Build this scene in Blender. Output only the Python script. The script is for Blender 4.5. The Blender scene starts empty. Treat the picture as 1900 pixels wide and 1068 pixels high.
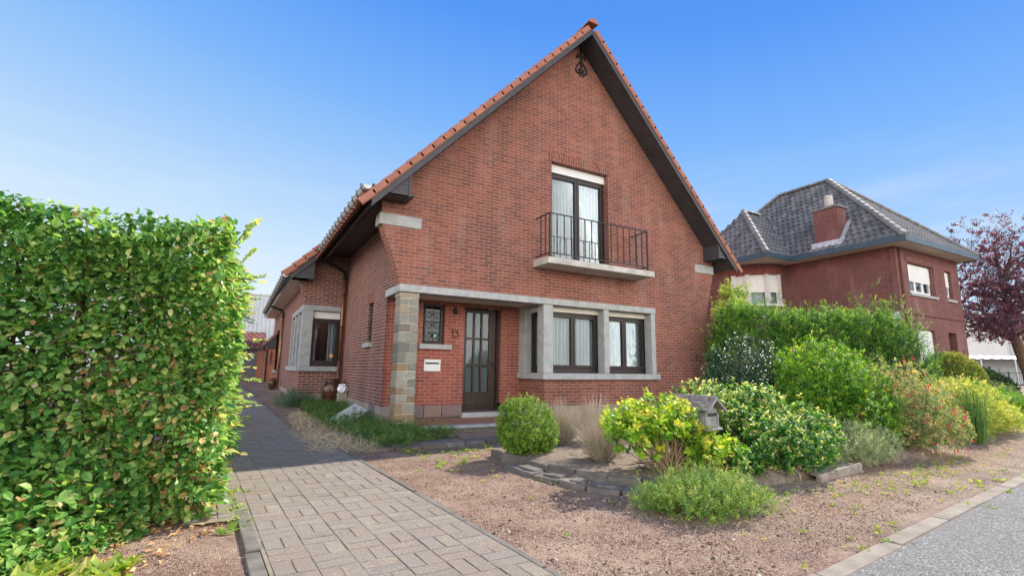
import bpy, math, random
import numpy as np
from mathutils import Vector, Matrix
random.seed(7); rng = np.random.default_rng(11)
SC = bpy.context.scene
COL = SC.collection
PI = math.pi
CAMP = np.array([0, 0, 1.12])

# ------------------------------------------------------------------ helpers
def gz(x, y):
    return 0.03 * min(max(0.0, y - 9.0), 21.0)

def link(o, parent=None):
    COL.objects.link(o)
    if parent is not None: o.parent = parent
    return o

def tag(o, label=None, cat=None, group=None, kind=None):
    if label: o['label'] = label
    if cat: o['category'] = cat
    if group: o['group'] = group
    if kind: o['kind'] = kind
    return o

def thing(name, label, cat, loc=(0, 0, 0), rz=0, group=None):
    o = bpy.data.objects.new(name, None)
    o.empty_display_size = 0.1
    link(o); o.location = loc; o.rotation_euler = (0, 0, rz)
    return tag(o, label, cat, group)

def raw_mesh(name, V, F, mat=None, parent=None, tint=None, smooth=False):
    """V (n,3) array, F (m,k) int array"""
    V = np.asarray(V, np.float32); F = np.asarray(F, np.int32)
    me = bpy.data.meshes.new(name)
    k = F.shape[1]
    me.vertices.add(len(V)); me.vertices.foreach_set('co', V.ravel())
    me.loops.add(F.size); me.loops.foreach_set('vertex_index', F.ravel())
    me.polygons.add(len(F))
    me.polygons.foreach_set('loop_start', np.arange(0, F.size, k, dtype=np.int32))
    me.update(calc_edges=True)
    if tint is not None:
        a = me.attributes.new('tint', 'FLOAT', 'POINT'); a.data.foreach_set('value', np.asarray(tint, np.float32))
    me.polygons.foreach_set('use_smooth', np.full(len(F), bool(smooth)))
    me.validate()
    if mat: me.materials.append(mat)
    return link(bpy.data.objects.new(name, me), parent)

class MB:
    def __init__(s): s.v = []; s.f = []; s.t = []; s.cur = 0.5
    def add(s, vs, fs):
        n = len(s.v); s.v += [tuple(map(float, p)) for p in vs]; s.t += [s.cur] * len(vs)
        s.f += [tuple(i + n for i in f) for f in fs]
    def box(s, x0, x1, y0, y1, z0, z1):
        s.add([(x0, y0, z0), (x1, y0, z0), (x1, y1, z0), (x0, y1, z0), (x0, y0, z1), (x1, y0, z1), (x1, y1, z1), (x0, y1, z1)],
              [(3, 2, 1, 0), (4, 5, 6, 7), (0, 1, 5, 4), (1, 2, 6, 5), (2, 3, 7, 6), (3, 0, 4, 7)])
    def fbox(s, fr, u0, u1, v0, v1, n0, n1):
        """box in a frame fr=(origin,u,n): v is up, n is outward"""
        o, u, n = [np.array(q, float) for q in fr]; z = np.array([0, 0, 1.0])
        c = [(u0, n0, v0), (u1, n0, v0), (u1, n1, v0), (u0, n1, v0), (u0, n0, v1), (u1, n0, v1), (u1, n1, v1), (u0, n1, v1)]
        p = [o + a * u + b * n + e * z for a, b, e in c]
        f = [(3, 2, 1, 0), (4, 5, 6, 7), (0, 1, 5, 4), (1, 2, 6, 5), (2, 3, 7, 6), (3, 0, 4, 7)]
        if np.dot(np.cross(u, n), z) < 0: f = [q[::-1] for q in f]
        s.add(p, f)
    def hexa(s, b, t):
        s.add(list(b) + list(t), [(3, 2, 1, 0), (4, 5, 6, 7), (0, 1, 5, 4), (1, 2, 6, 5), (2, 3, 7, 6), (3, 0, 4, 7)])
    def tube(s, pts, r, n=6, caps=True):
        pts = [np.array(p, float) for p in pts]
        rs = r if isinstance(r, (list, tuple, np.ndarray)) else [r] * len(pts)
        rings = []; up = None
        for i, p in enumerate(pts):
            d = (pts[min(i + 1, len(pts) - 1)] - pts[max(i - 1, 0)]); d = d / (np.linalg.norm(d) + 1e-9)
            if up is None:
                up = np.array([0, 0, 1.0]) if abs(d[2]) < .9 else np.array([1.0, 0, 0])
            a = np.cross(up, d); a /= (np.linalg.norm(a) + 1e-9); b = np.cross(d, a); up = b
            rings.append([p + rs[i] * (math.cos(2 * PI * k / n) * a + math.sin(2 * PI * k / n) * b) for k in range(n)])
        vs = [q for rg in rings for q in rg]; fs = []
        for i in range(len(pts) - 1):
            for k in range(n):
                fs.append((i * n + k, i * n + (k + 1) % n, (i + 1) * n + (k + 1) % n, (i + 1) * n + k))
        if caps: fs += [tuple(range(n))[::-1], tuple(range((len(pts) - 1) * n, len(pts) * n))]
        s.add(vs, fs)
    def lathe(s, prof, c, n=24):
        vs = []; fs = []
        for r, z in prof:
            vs += [(c[0] + r * math.cos(2 * PI * k / n), c[1] + r * math.sin(2 * PI * k / n), c[2] + z) for k in range(n)]
        for i in range(len(prof) - 1):
            for k in range(n): fs.append((i * n + k, i * n + (k + 1) % n, (i + 1) * n + (k + 1) % n, (i + 1) * n + k))
        fs += [tuple(range(n))[::-1], tuple(range((len(prof) - 1) * n, len(prof) * n))]
        s.add(vs, fs)
    def prism(s, poly, off):
        """poly: 3D points in a plane, extruded by vector off"""
        n = len(poly); off = np.array(off, float)
        a = [np.array(p, float) for p in poly]; b = [p + off for p in a]
        fs = [tuple(range(n))[::-1], tuple(range(n, 2 * n))] + [(i, (i + 1) % n, n + (i + 1) % n, n + i) for i in range(n)]
        s.add(a + b, fs)
    def build(s, name, mat, parent=None, bevel=0, smooth=False):
        me = bpy.data.meshes.new(name); me.from_pydata(s.v, [], s.f)
        a = me.attributes.new('tint', 'FLOAT', 'POINT'); a.data.foreach_set('value', np.array(s.t, np.float32))
        me.materials.append(mat)
        import bmesh
        bm = bmesh.new(); bm.from_mesh(me); bmesh.ops.recalc_face_normals(bm, faces=bm.faces); bm.to_mesh(me); bm.free()
        if smooth:
            me.polygons.foreach_set('use_smooth', np.ones(len(me.polygons), bool))
        o = link(bpy.data.objects.new(name, me), parent)
        if bevel:
            m = o.modifiers.new('bevel', 'BEVEL'); m.width = bevel; m.segments = 2; m.limit_method = 'ANGLE'
        return o

def strips(m, xs, bot, top, holes, conv, n0, n1):
    """wall of thickness n0..n1 with rectangular holes. xs breakpoints; bot/top functions of x; conv(u,v,n)->xyz"""
    xs = sorted(set([round(x, 5) for x in xs] + [round(h[0], 5) for h in holes] + [round(h[1], 5) for h in holes]))
    for a, b in zip(xs[:-1], xs[1:]):
        mid = (a + b) / 2; e = 1e-5
        hs = sorted([h for h in holes if h[0] < mid < h[1]], key=lambda h: h[2])
        lo = (bot(a + e), bot(b - e)); segs = []
        for h in hs:
            if h[2] > max(lo) + 1e-4: segs.append((lo, (h[2], h[2])))
            lo = (h[3], h[3])
        segs.append((lo, (top(a + e), top(b - e))))
        for (l0, l1), (t0, t1) in segs:
            p = lambda u, v, n: conv(u, v, n)
            m.add([p(a, l0, n0), p(b, l1, n0), p(b, t1, n0), p(a, t0, n0)], [(0, 1, 2, 3)])
            m.add([p(a, l0, n1), p(b, l1, n1), p(b, t1, n1), p(a, t0, n1)], [(3, 2, 1, 0)])
            m.add([p(a, t0, n0), p(b, t1, n0), p(b, t1, n1), p(a, t0, n1)], [(0, 1, 2, 3)])
            m.add([p(a, l0, n0), p(b, l1, n0), p(b, l1, n1), p(a, l0, n1)], [(3, 2, 1, 0)])
    def side(u, z0, z1):
        m.add([conv(u, z0, n0), conv(u, z1, n0), conv(u, z1, n1), conv(u, z0, n1)], [(0, 1, 2, 3)])
    for h in holes:
        side(h[0], h[2], h[3]); side(h[1], h[2], h[3])
    side(xs[0], bot(xs[0] + 1e-5), top(xs[0] + 1e-5)); side(xs[-1], bot(xs[-1] - 1e-5), top(xs[-1] - 1e-5))

# ------------------------------------------------------------------ materials
class NT:
    def __init__(s, name):
        s.mat = bpy.data.materials.new(name); s.mat.use_nodes = True
        s.t = s.mat.node_tree; s.t.nodes.clear()
        s.out = s.t.nodes.new('ShaderNodeOutputMaterial')
    def n(s, typ, ins=None, **kw):
        nd = s.t.nodes.new(typ)
        for k, v in kw.items(): setattr(nd, k, v)
        for k, v in (ins or {}).items():
            sk = nd.inputs[k]
            if isinstance(v, bpy.types.NodeSocket): s.t.links.new(v, sk)
            else: sk.default_value = v
        return nd
    def math(s, op, a, b=0.0, c=0.0):
        return s.n('ShaderNodeMath', {0: a, 1: b, 2: c}, operation=op).outputs[0]
    def mix(s, fac, a, b, blend='MIX'):
        nd = s.n('ShaderNodeMix', {'Factor': fac}, data_type='RGBA', blend_type=blend)
        for i, v in ((6, a), (7, b)):
            if isinstance(v, bpy.types.NodeSocket): s.t.links.new(v, nd.inputs[i])
            else: nd.inputs[i].default_value = (*v, 1) if len(v) == 3 else v
        return nd.outputs[2]
    def ramp(s, fac, stops, interp='LINEAR'):
        nd = s.n('ShaderNodeValToRGB', {0: fac}); r = nd.color_ramp; r.interpolation = interp
        while len(r.elements) > 1: r.elements.remove(r.elements[-1])
        r.elements[0].position = stops[0][0]; r.elements[0].color = (*stops[0][1], 1)
        for p, c in stops[1:]:
            e = r.elements.new(p); e.color = (*c, 1)
        return nd.outputs[0]
    def noise(s, vec, scale, detail=4, rough=.55, out=0):
        return s.n('ShaderNodeTexNoise', {'Vector': vec, 'Scale': scale, 'Detail': detail, 'Roughness': rough}).outputs[out]
    def pos(s): return s.n('ShaderNodeNewGeometry').outputs['Position']
    def obj(s): return s.n('ShaderNodeTexCoord').outputs['Object']
    def tint(s): return s.n('ShaderNodeAttribute', attribute_name='tint').outputs['Fac']
    def bump(s, h, strength=.4, dist=.01):
        return s.n('ShaderNodeBump', {'Height': h, 'Strength': strength, 'Distance': dist}).outputs[0]
    def principled(s, color, rough=.8, normal=None, metal=0.0, spec=.5, **kw):
        ins = {'Base Color': color if isinstance(color, bpy.types.NodeSocket) else (*color, 1), 'Roughness': rough, 'Metallic': metal, 'Specular IOR Level': spec}
        if normal is not None: ins['Normal'] = normal
        ins.update(kw)
        nd = s.n('ShaderNodeBsdfPrincipled', ins)
        s.t.links.new(nd.outputs[0], s.out.inputs[0]); return nd
    def surf(s, sh): s.t.links.new(sh, s.out.inputs[0])

def wallvec(t, jitter=0.003):
    """wall coordinates: along the wall, up; chosen by the face's own direction"""
    g = t.n('ShaderNodeNewGeometry')
    p = t.n('ShaderNodeSeparateXYZ', {0: g.outputs['Position']}); nn = t.n('ShaderNodeSeparateXYZ', {0: g.outputs['True Normal']})
    fx = t.math('GREATER_THAN', t.math('ABSOLUTE', nn.outputs[0]), .7)
    fz = t.math('GREATER_THAN', t.math('ABSOLUTE', nn.outputs[2]), .8)
    u = t.math('ADD', t.math('MULTIPLY', p.outputs[1], fx), t.math('MULTIPLY', p.outputs[0], t.math('SUBTRACT', 1.0, fx)))
    v = t.math('ADD', t.math('MULTIPLY', p.outputs[1], fz), t.math('MULTIPLY', p.outputs[2], t.math('SUBTRACT', 1.0, fz)))
    nz = t.n('ShaderNodeTexNoise', {'Vector': g.outputs['Position'], 'Scale': 9.0, 'Detail': 2.0})
    j = t.n('ShaderNodeSeparateXYZ', {0: nz.outputs['Color']})
    u = t.math('MULTIPLY_ADD', t.math('SUBTRACT', j.outputs[0], .5), jitter * 4, u)
    v = t.math('MULTIPLY_ADD', t.math('SUBTRACT', j.outputs[1], .5), jitter * 3, v)
    nz2 = t.n('ShaderNodeTexNoise', {'Vector': g.outputs['Position'], 'Scale': 48.0, 'Detail': 3.0})
    j2 = t.n('ShaderNodeSeparateXYZ', {0: nz2.outputs['Color']})
    u = t.math('MULTIPLY_ADD', t.math('SUBTRACT', j2.outputs[0], .5), jitter * 4, u)
    v = t.math('MULTIPLY_ADD', t.math('SUBTRACT', j2.outputs[1], .5), jitter * 4, v)
    return u, v, g.outputs['Position']

def brick_mat(name, stops, mortar, stain=.5, soldier=False, w=.222, h=.0688, ms=.0105, bumps=.9):
    t = NT(name); u, v, P = wallvec(t)
    vec = t.n('ShaderNodeCombineXYZ', {0: v, 1: u} if soldier else {0: u, 1: v}).outputs[0]
    b = t.n('ShaderNodeTexBrick', {'Vector': vec, 'Color1': (0, 0, 0, 1), 'Color2': (1, 1, 1, 1), 'Mortar': (.5, .5, .5, 1), 'Scale': 1.0,
            'Mortar Size': ms * .5, 'Mortar Smooth': .35, 'Bias': 0.0, 'Brick Width': w, 'Row Height': h})
    b.offset = .5
    r = t.n('ShaderNodeSeparateColor', {0: b.outputs['Color']}).outputs[0]
    fine = t.noise(P, 60, 4, .65); big = t.noise(P, .55, 5, .6); mid = t.noise(P, 3.0, 4, .6)
    f = t.math('ADD', t.math('MULTIPLY_ADD', r, .44, .05), t.math('MULTIPLY', t.math('SUBTRACT', fine, .5), .85))
    f = t.math('ADD', f, t.math('MULTIPLY', t.math('SUBTRACT', big, .5), stain * 1.2))
    f = t.math('ADD', f, t.math('MULTIPLY', t.math('SUBTRACT', mid, .45), stain * .6))
    f = t.math('ADD', f, .13)
    col = t.ramp(f, stops)
    # lime bloom and rain-washed dirt in soft vertical patches
    sv = t.n('ShaderNodeMapping', {0: P}); sv.inputs['Scale'].default_value = (2.2, 2.2, .5)
    st = t.noise(sv.outputs[0], 1.3, 5, .65)
    col = t.mix(t.ramp(st, [(.52, (0, 0, 0)), (.75, (.42, .42, .42))]), col, (.36, .25, .21))
    col = t.mix(t.ramp(st, [(.27, (.65, .65, .65)), (.46, (0, 0, 0))]), col, (.11, .058, .05))
    mcol = t.mix(t.noise(P, 25, 3), [c * .62 for c in mortar], [min(1, c * 1.2) for c in mortar])
    col = t.mix(b.outputs['Fac'], col, mcol)
    hgt = t.math('ADD', t.math('SUBTRACT', 1.0, b.outputs['Fac']), t.math('MULTIPLY', fine, .5))
    t.principled(col, .88, t.bump(hgt, bumps, .008), spec=.25)
    return t.mat

def noise_mat(name, c0, c1, scale=8, rough=.8, bump=.2, bscale=60, metal=0, spec=.4, detail=5, tintmix=0, dist=.006):
    t = NT(name); P = t.pos()
    f = t.noise(P, scale, detail, .62)
    f = t.math('MULTIPLY_ADD', t.math('SUBTRACT', f, .5), 2.2, .5)
    if tintmix: f = t.math('ADD', t.math('MULTIPLY', f, 1 - tintmix), t.math('MULTIPLY', t.tint(), tintmix))
    col = t.ramp(f, [(0, c0), (1, c1)])
    t.principled(col, rough, t.bump(t.noise(P, bscale, 5, .7), bump, dist) if bump else None, metal, spec)
    return t.mat

def leaf_mat(name, stops, trans=.45, rough=.42, tcol=(1.25, 1.15, .45), spec=.5):
    stops = [(p, tuple(min(.85, v * 1.42) for v in c)) for p, c in stops]; trans = min(.6, trans + .06); rough = rough + .12; spec = spec * .6
    t = NT(name); tn = t.tint()
    nz = t.noise(t.pos(), 30, 2)
    f = t.math('MULTIPLY_ADD', t.math('SUBTRACT', nz, .5), .18, tn)
    col = t.ramp(f, stops)
    pr = t.n('ShaderNodeBsdfPrincipled', {'Base Color': col, 'Roughness': rough, 'Specular IOR Level': spec})
    tc = t.mix(1.0, col, tcol, 'MULTIPLY')
    tr = t.n('ShaderNodeBsdfTranslucent', {'Color': tc})
    mx = t.n('ShaderNodeMixShader', {0: trans, 1: pr.outputs[0], 2: tr.outputs[0]})
    t.surf(mx.outputs[0]); return t.mat

def glass_mat(name, tint=(.92, .95, .95), refl=1.0):
    t = NT(name)
    fr = t.n('ShaderNodeFresnel', {'IOR': 1.52}).outputs[0]
    f = t.math('MULTIPLY_ADD', fr, .65 * refl, .0)
    nz = t.noise(t.pos(), 1.3, 2)
    a = t.n('ShaderNodeBsdfTransparent', {'Color': (*tint, 1)})
    g = t.n('ShaderNodeBsdfGlossy', {'Color': (.72, .76, .8, 1), 'Roughness': .015, 'Normal': t.bump(nz, .06, .03)})
    mx = t.n('ShaderNodeMixShader', {0: t.math('MINIMUM', f, .95), 1: a.outputs[0], 2: g.outputs[0]})
    t.surf(mx.outputs[0]); return t.mat

def cloth_mat(name, c, trans=.4):
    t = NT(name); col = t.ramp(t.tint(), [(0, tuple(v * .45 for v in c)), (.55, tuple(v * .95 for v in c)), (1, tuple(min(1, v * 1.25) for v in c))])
    d = t.n('ShaderNodeBsdfDiffuse', {'Color': col}); tr = t.n('ShaderNodeBsdfTranslucent', {'Color': col})
    t.surf(t.n('ShaderNodeMixShader', {0: trans, 1: d.outputs[0], 2: tr.outputs[0]}).outputs[0]); return t.mat

M = {}
M['brick'] = brick_mat('red_brick', [(0, (.13, .058, .048)), (.25, (.205, .076, .057)), (.6, (.30, .105, .07)), (.85, (.37, .14, .085)), (1, (.49, .22, .11))], (.47, .345, .275))
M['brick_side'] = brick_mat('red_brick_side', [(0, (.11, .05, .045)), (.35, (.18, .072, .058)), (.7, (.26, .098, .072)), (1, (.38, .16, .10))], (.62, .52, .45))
M['brick_porch'] = brick_mat('red_brick_porch', [(0, (.20, .058, .044)), (.4, (.32, .085, .06)), (.75, (.38, .115, .078)), (1, (.46, .18, .11))], (.50, .37, .30), stain=.3)
M['soldier'] = brick_mat('soldier_brick', [(0, (.10, .04, .032)), (.4, (.21, .066, .045)), (1, (.36, .11, .06))], (.42, .33, .27), soldier=True)
M['brick_far'] = brick_mat('neighbour_brick', [(0, (.115, .045, .041)), (.4, (.165, .060, .052)), (1, (.235, .098, .08))], (.42, .28, .26), stain=.3)
M['brick_out'] = brick_mat('outbuilding_brick', [(0, (.32, .08, .04)), (.5, (.48, .14, .07)), (1, (.58, .22, .12))], (.6, .45, .35), stain=.3)
M['bluestone'] = noise_mat('blue_stone', (.30, .31, .30), (.47, .475, .46), 5, .8, .25, 120)
M['bluestone2'] = noise_mat('grey_blue_stone', (.26, .275, .275), (.40, .415, .41), 6, .8, .25, 120)
M['concrete'] = noise_mat('weathered_concrete', (.34, .32, .28), (.66, .63, .57), 3.5, .9, .4, 70)
M['soffit'] = noise_mat('porch_ceiling', (.60, .54, .45), (.74, .68, .58), 4, .9, .1)
M['tile'] = noise_mat('terracotta_tile', (.28, .105, .07), (.46, .195, .125), 6, .75, .3, 60, tintmix=.45)
M['slate_tile'] = noise_mat('dark_roof_tile', (.06, .062, .062), (.24, .235, .225), 3, .78, .4, 60, tintmix=.4, spec=.25)
M['hip_tile'] = noise_mat('grey_hip_tile', (.12, .115, .11), (.28, .27, .25), 6, .75, .3, 60, tintmix=.4)
M['barge'] = noise_mat('dark_grey_board', (.036, .034, .037), (.062, .06, .066), 4, .5, .08)
M['zinc'] = noise_mat('zinc', (.36, .39, .39), (.56, .58, .57), 5, .42, .1, metal=.35)
M['darkmetal'] = noise_mat('dark_metal', (.015, .016, .018), (.035, .036, .04), 12, .45, .15, metal=.3)
M['copper'] = noise_mat('copper_brown_pipe', (.20, .085, .045), (.36, .18, .09), 5, .42, .1, metal=.6)
M['lead'] = noise_mat('lead_flashing', (.42, .46, .5), (.66, .69, .72), 6, .5, .2, metal=.4)
M['wood'] = noise_mat('dark_brown_wood', (.014, .009, .008), (.033, .021, .018), 9, .42, .15, 70)
M['cream'] = noise_mat('cream_shutter', (.66, .62, .52), (.76, .72, .62), 3, .6, .05)
M['white'] = noise_mat('white_paint', (.68, .68, .66), (.8, .8, .78), 3, .5, .05)
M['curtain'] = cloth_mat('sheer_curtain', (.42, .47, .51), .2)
M['blind'] = cloth_mat('window_blind', (.27, .31, .33), .3)
M['room'] = noise_mat('room_wall', (.16, .14, .12), (.2, .18, .16), 2, .9, 0)
M['glass'] = glass_mat('window_glass')
M['jar'] = noise_mat('brown_glaze', (.035, .014, .008), (.10, .042, .02), 7, .18, .06, 20)
M['plastic'] = noise_mat('white_plastic', (.72, .74, .74), (.82, .83, .83), 5, .45, .5, 25, dist=.02)
M['floor_tile'] = noise_mat('porch_floor_tile', (.26, .12, .07), (.42, .22, .13), 7, .6, .1)
M['slate'] = noise_mat('slate_edging', (.065, .056, .05), (.27, .235, .20), 7, .8, .7, 35, tintmix=.4, dist=.012)
M['oldwood'] = noise_mat('grey_weathered_wood', (.15, .15, .145), (.36, .355, .34), 14, .85, .5, 60)
M['bark'] = noise_mat('bark', (.07, .045, .03), (.16, .11, .075), 14, .9, .5, 40)
M['twig'] = noise_mat('pale_twig', (.24, .15, .09), (.44, .31, .19), 14, .9, .2, 40)
M['dry'] = noise_mat('dry_stem', (.36, .28, .20), (.66, .56, .43), 20, .9, .1, tintmix=.7)
M['lich_roof'] = noise_mat('lichen_shingle', (.13, .09, .08), (.46, .40, .35), 22, .95, 1.0, 60, dist=.02)
M['fascia'] = noise_mat('blue_fascia', (.035, .065, .09), (.06, .10, .135), 3, .4, .05)
M['eave'] = noise_mat('cream_eave', (.55, .48, .38), (.68, .60, .48), 2, .7, .05)
M['panel'] = noise_mat('factory_panel', (.50, .49, .47), (.62, .61, .58), .3, .7, 0)
M['panel2'] = noise_mat('factory_panel_light', (.38, .38, .37), (.46, .46, .45), .3, .7, 0)
M['teal'] = noise_mat('turquoise_disc', (.10, .55, .47), (.3, .75, .65), 30, .4, 0)
M['orange_dot'] = noise_mat('orange_sticker', (.75, .35, .08), (.85, .45, .12), 30, .5, 0)

def stone_mat(name, stops, bump=.7):
    t = NT(name); P = t.pos()
    f = t.math('ADD', t.tint(), t.math('MULTIPLY', t.math('SUBTRACT', t.noise(P, 14, 5, .65), .5), .35))
    col = t.ramp(f, stops)
    dk = t.noise(P, 45, 4, .7)
    col = t.mix(t.math('MULTIPLY', dk, .45), col, (.16, .14, .11))
    t.principled(col, .9, t.bump(t.noise(P, 26, 6, .7), bump, .02), spec=.25)
    return t.mat
M['rubble'] = stone_mat('rubble_stone', [(0, (.19, .19, .17)), (.3, (.36, .345, .29)), (.55, (.44, .41, .33)), (.75, (.40, .30, .17)), (.88, (.37, .24, .12)), (1, (.22, .19, .18))], 1.3)
M['plinth'] = stone_mat('plinth_stone', [(0, (.30, .28, .24)), (.5, (.40, .36, .29)), (.8, (.30, .20, .16)), (1, (.20, .15, .17))])
M['mortar'] = noise_mat('lime_mortar', (.42, .37, .30), (.58, .52, .43), 20, .95, .4, 60)

def paver_mat():
    t = NT('concrete_paver'); P = t.pos(); tn = t.tint()
    sp = t.noise(P, 70, 5, .85); md = t.noise(P, 7, 6, .7); bg = t.noise(P, .9, 4, .6)
    f = t.math('ADD', t.math('MULTIPLY', tn, .5), t.math('MULTIPLY_ADD', t.math('SUBTRACT', md, .5), 1.0, .25))
    col = t.ramp(f, [(.0, (.14, .13, .115)), (.25, (.235, .20, .17)), (.45, (.265, .21, .165)), (.6, (.235, .215, .19)), (.8, (.30, .25, .19)), (1, (.34, .305, .265))])
    col = t.mix(t.ramp(sp, [(.54, (0, 0, 0)), (.66, (.8, .8, .8))]), col, (.54, .49, .42)); col = t.mix(t.ramp(sp, [(.32, (.8, .8, .8)), (.45, (0, 0, 0))]), col, (.10, .085, .07))
    col = t.mix(t.ramp(bg, [(.45, (0, 0, 0)), (.68, (.45, .45, .45))]), col, (.23, .185, .14))
    t.principled(col, .92, t.bump(t.math('ADD', sp, md), .8, .008), spec=.25); return t.mat
M['paver'] = paver_mat()

def ground_mat():
    t = NT('reddish_grit'); P = t.pos()
    v = t.n('ShaderNodeTexVoronoi', {'Vector': P, 'Scale': 110.0, 'Randomness': 1.0})
    rv = t.n('ShaderNodeSeparateColor', {0: v.outputs['Color']}).outputs[0]
    col = t.ramp(rv, [(0, (.115, .066, .048)), (.35, (.255, .148, .105)), (.7, (.35, .22, .16)), (.93, (.43, .32, .24)), (1, (.58, .50, .41))])
    big = t.noise(P, .9, 4, .6); fine = t.noise(P, 6, 5, .7)
    x = t.n('ShaderNodeSeparateXYZ', {0: P})
    m = t.math('ADD', t.math('MULTIPLY', t.math('SUBTRACT', x.outputs[0], 3.6), .28), t.math('MULTIPLY_ADD', t.math('SUBTRACT', big, .5), 1.6, .2))
    col2 = t.ramp(rv, [(0, (.11, .08, .055)), (.4, (.26, .19, .135)), (.75, (.38, .29, .21)), (.95, (.51, .42, .33)), (1, (.66, .60, .52))])
    mm = t.ramp(m, [(0, (0, 0, 0)), (1, (1, 1, 1))])
    col = t.mix(mm, col, col2)
    col = t.mix(t.ramp(fine, [(.5, (0, 0, 0)), (.68, (.6, .6, .6))]), col, (.40, .30, .21))
    bl = t.noise(P, 1.7, 5, .65)
    col = t.mix(t.ramp(bl, [(.48, (0, 0, 0)), (.66, (.75, .75, .75))]), col, (.46, .34, .25))
    col = t.mix(t.ramp(bl, [(.3, (.6, .6, .6)), (.44, (0, 0, 0))]), col, (.16, .10, .085))
    h = t.math('ADD', t.math('MULTIPLY', v.outputs['Distance'], -1.5), t.math('MULTIPLY', fine, 1.5))
    t.principled(col, .95, t.bump(h, .8, .012), spec=.2); return t.mat
M['ground'] = ground_mat()

def pebble_mat():
    t = NT('grit_stones')
    col = t.ramp(t.tint(), [(0, (.08, .052, .04)), (.3, (.195, .118, .085)), (.6, (.32, .21, .15)), (.85, (.43, .33, .245)), (1, (.62, .55, .46))])
    t.principled(col, .9, spec=.25); return t.mat
M['pebble'] = pebble_mat()

def asphalt_mat():
    t = NT('worn_asphalt'); P = t.pos()
    v = t.n('ShaderNodeTexVoronoi', {'Vector': P, 'Scale': 120.0})
    rv = t.n('ShaderNodeSeparateColor', {0: v.outputs['Color']}).outputs[0]
    col = t.ramp(rv, [(0, (.10, .097, .09)), (.45, (.175, .17, .16)), (.8, (.24, .235, .22)), (.97, (.40, .395, .38))])
    col = t.mix(t.ramp(t.noise(P, 1.2, 4), [(.4, (0, 0, 0)), (.7, (.4, .4, .4))]), col, (.155, .148, .136))
    ck = t.n('ShaderNodeTexVoronoi', {'Vector': t.n('ShaderNodeVectorMath', {0: P, 1: t.n('ShaderNodeVectorMath', {0: t.n('ShaderNodeTexNoise', {'Vector': P, 'Scale': 3.0}).outputs['Color'], 3: .35}, operation='SCALE').outputs[0]}, operation='ADD').outputs[0], 'Scale': 2.6}, feature='DISTANCE_TO_EDGE').outputs['Distance']
    col = t.mix(t.ramp(ck, [(.0, (.7, .7, .7)), (.012, (0, 0, 0))]), col, (.07, .065, .06))
    t.principled(col, .92, t.bump(t.math('MULTIPLY', v.outputs['Distance'], -1.0), .7, .006), spec=.2); return t.mat
M['asphalt'] = asphalt_mat()
M['kerb'] = noise_mat('kerb_concrete', (.17, .14, .112), (.33, .275, .22), 4, .9, .5, 90)
M['joint'] = noise_mat('joint_sand', (.15, .135, .085), (.32, .265, .19), 9, .95, .3, 60)
M['edging'] = noise_mat('old_edging', (.09, .083, .07), (.23, .205, .175), 5, .9, .5, 90)
M['soil'] = noise_mat('bed_soil', (.10, .075, .055), (.36, .275, .205), 9, .95, .9, 30, dist=.02)

def corrugated_mat():
    t = NT('corrugated_sheet'); P = t.pos()
    col = t.ramp(t.noise(P, 1.0, 3), [(.3, (.36, .40, .43)), (.7, (.44, .48, .50))])
    t.principled(col, .5, spec=.4, metal=.2); return t.mat
M['corr'] = corrugated_mat()

G_ = lambda *s: list(s)
M['lf_hedge'] = leaf_mat('beech_leaf', [(0, (.03, .105, .03)), (.22, (.09, .22, .05)), (.45, (.18, .34, .08)), (.68, (.36, .46, .14)), (.84, (.52, .50, .21)), (.92, (.48, .36, .16)), (.96, (.36, .20, .09)), (1, (.30, .15, .07))], .44, .22, (1.12, 1.12, .62), spec=.8)
M['lf_box'] = leaf_mat('box_leaf', [(0, (.028, .085, .014)), (.5, (.085, .19, .022)), (1, (.24, .34, .05))], .4, .35)
M['lf_gris'] = leaf_mat('griselinia_leaf', [(0, (.06, .17, .03)), (.35, (.16, .32, .035)), (.7, (.38, .44, .05)), (1, (.62, .50, .10))], .45, .33)
M['lf_skim'] = leaf_mat('variegated_leaf', [(0, (.016, .075, .022)), (.4, (.05, .18, .028)), (.68, (.16, .30, .05)), (.85, (.50, .48, .16)), (1, (.74, .62, .30))], .35, .33)
M['lf_holly'] = leaf_mat('holly_leaf', [(0, (.012, .035, .022)), (.6, (.03, .075, .045)), (.85, (.09, .16, .06)), (1, (.24, .28, .12))], .2, .26, spec=.6)
M['lf_green'] = leaf_mat('green_leaf', [(0, (.03, .10, .014)), (.5, (.10, .24, .022)), (.85, (.24, .36, .04)), (1, (.44, .46, .10))], .45, .38)
M['lf_yew'] = leaf_mat('yew_needle', [(0, (.010, .05, .016)), (.4, (.04, .14, .022)), (.75, (.17, .34, .035)), (1, (.40, .52, .08))], .45, .4)
M['lf_fuch'] = leaf_mat('fuchsia_leaf', [(0, (.05, .10, .045)), (.4, (.13, .20, .08)), (.7, (.30, .32, .15)), (.88, (.44, .36, .20)), (1, (.42, .22, .14))], .4, .4)
M['flower'] = leaf_mat('red_flower', [(0, (.22, .015, .03)), (.6, (.36, .03, .06)), (1, (.45, .10, .11))], .4, .45, (1.1, .8, .8))
M['lf_rose'] = leaf_mat('rosemary_leaf', [(0, (.06, .10, .055)), (.6, (.17, .24, .12)), (1, (.38, .42, .24))], .3, .5)
M['lf_juni'] = leaf_mat('juniper_leaf', [(0, (.03, .09, .02)), (.5, (.10, .21, .035)), (.9, (.26, .35, .08)), (1, (.40, .38, .16))], .4, .45)
M['lf_yellow'] = leaf_mat('yellow_leaf', [(0, (.12, .22, .04)), (.45, (.28, .34, .08)), (1, (.56, .51, .20))], .45, .45)
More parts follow.
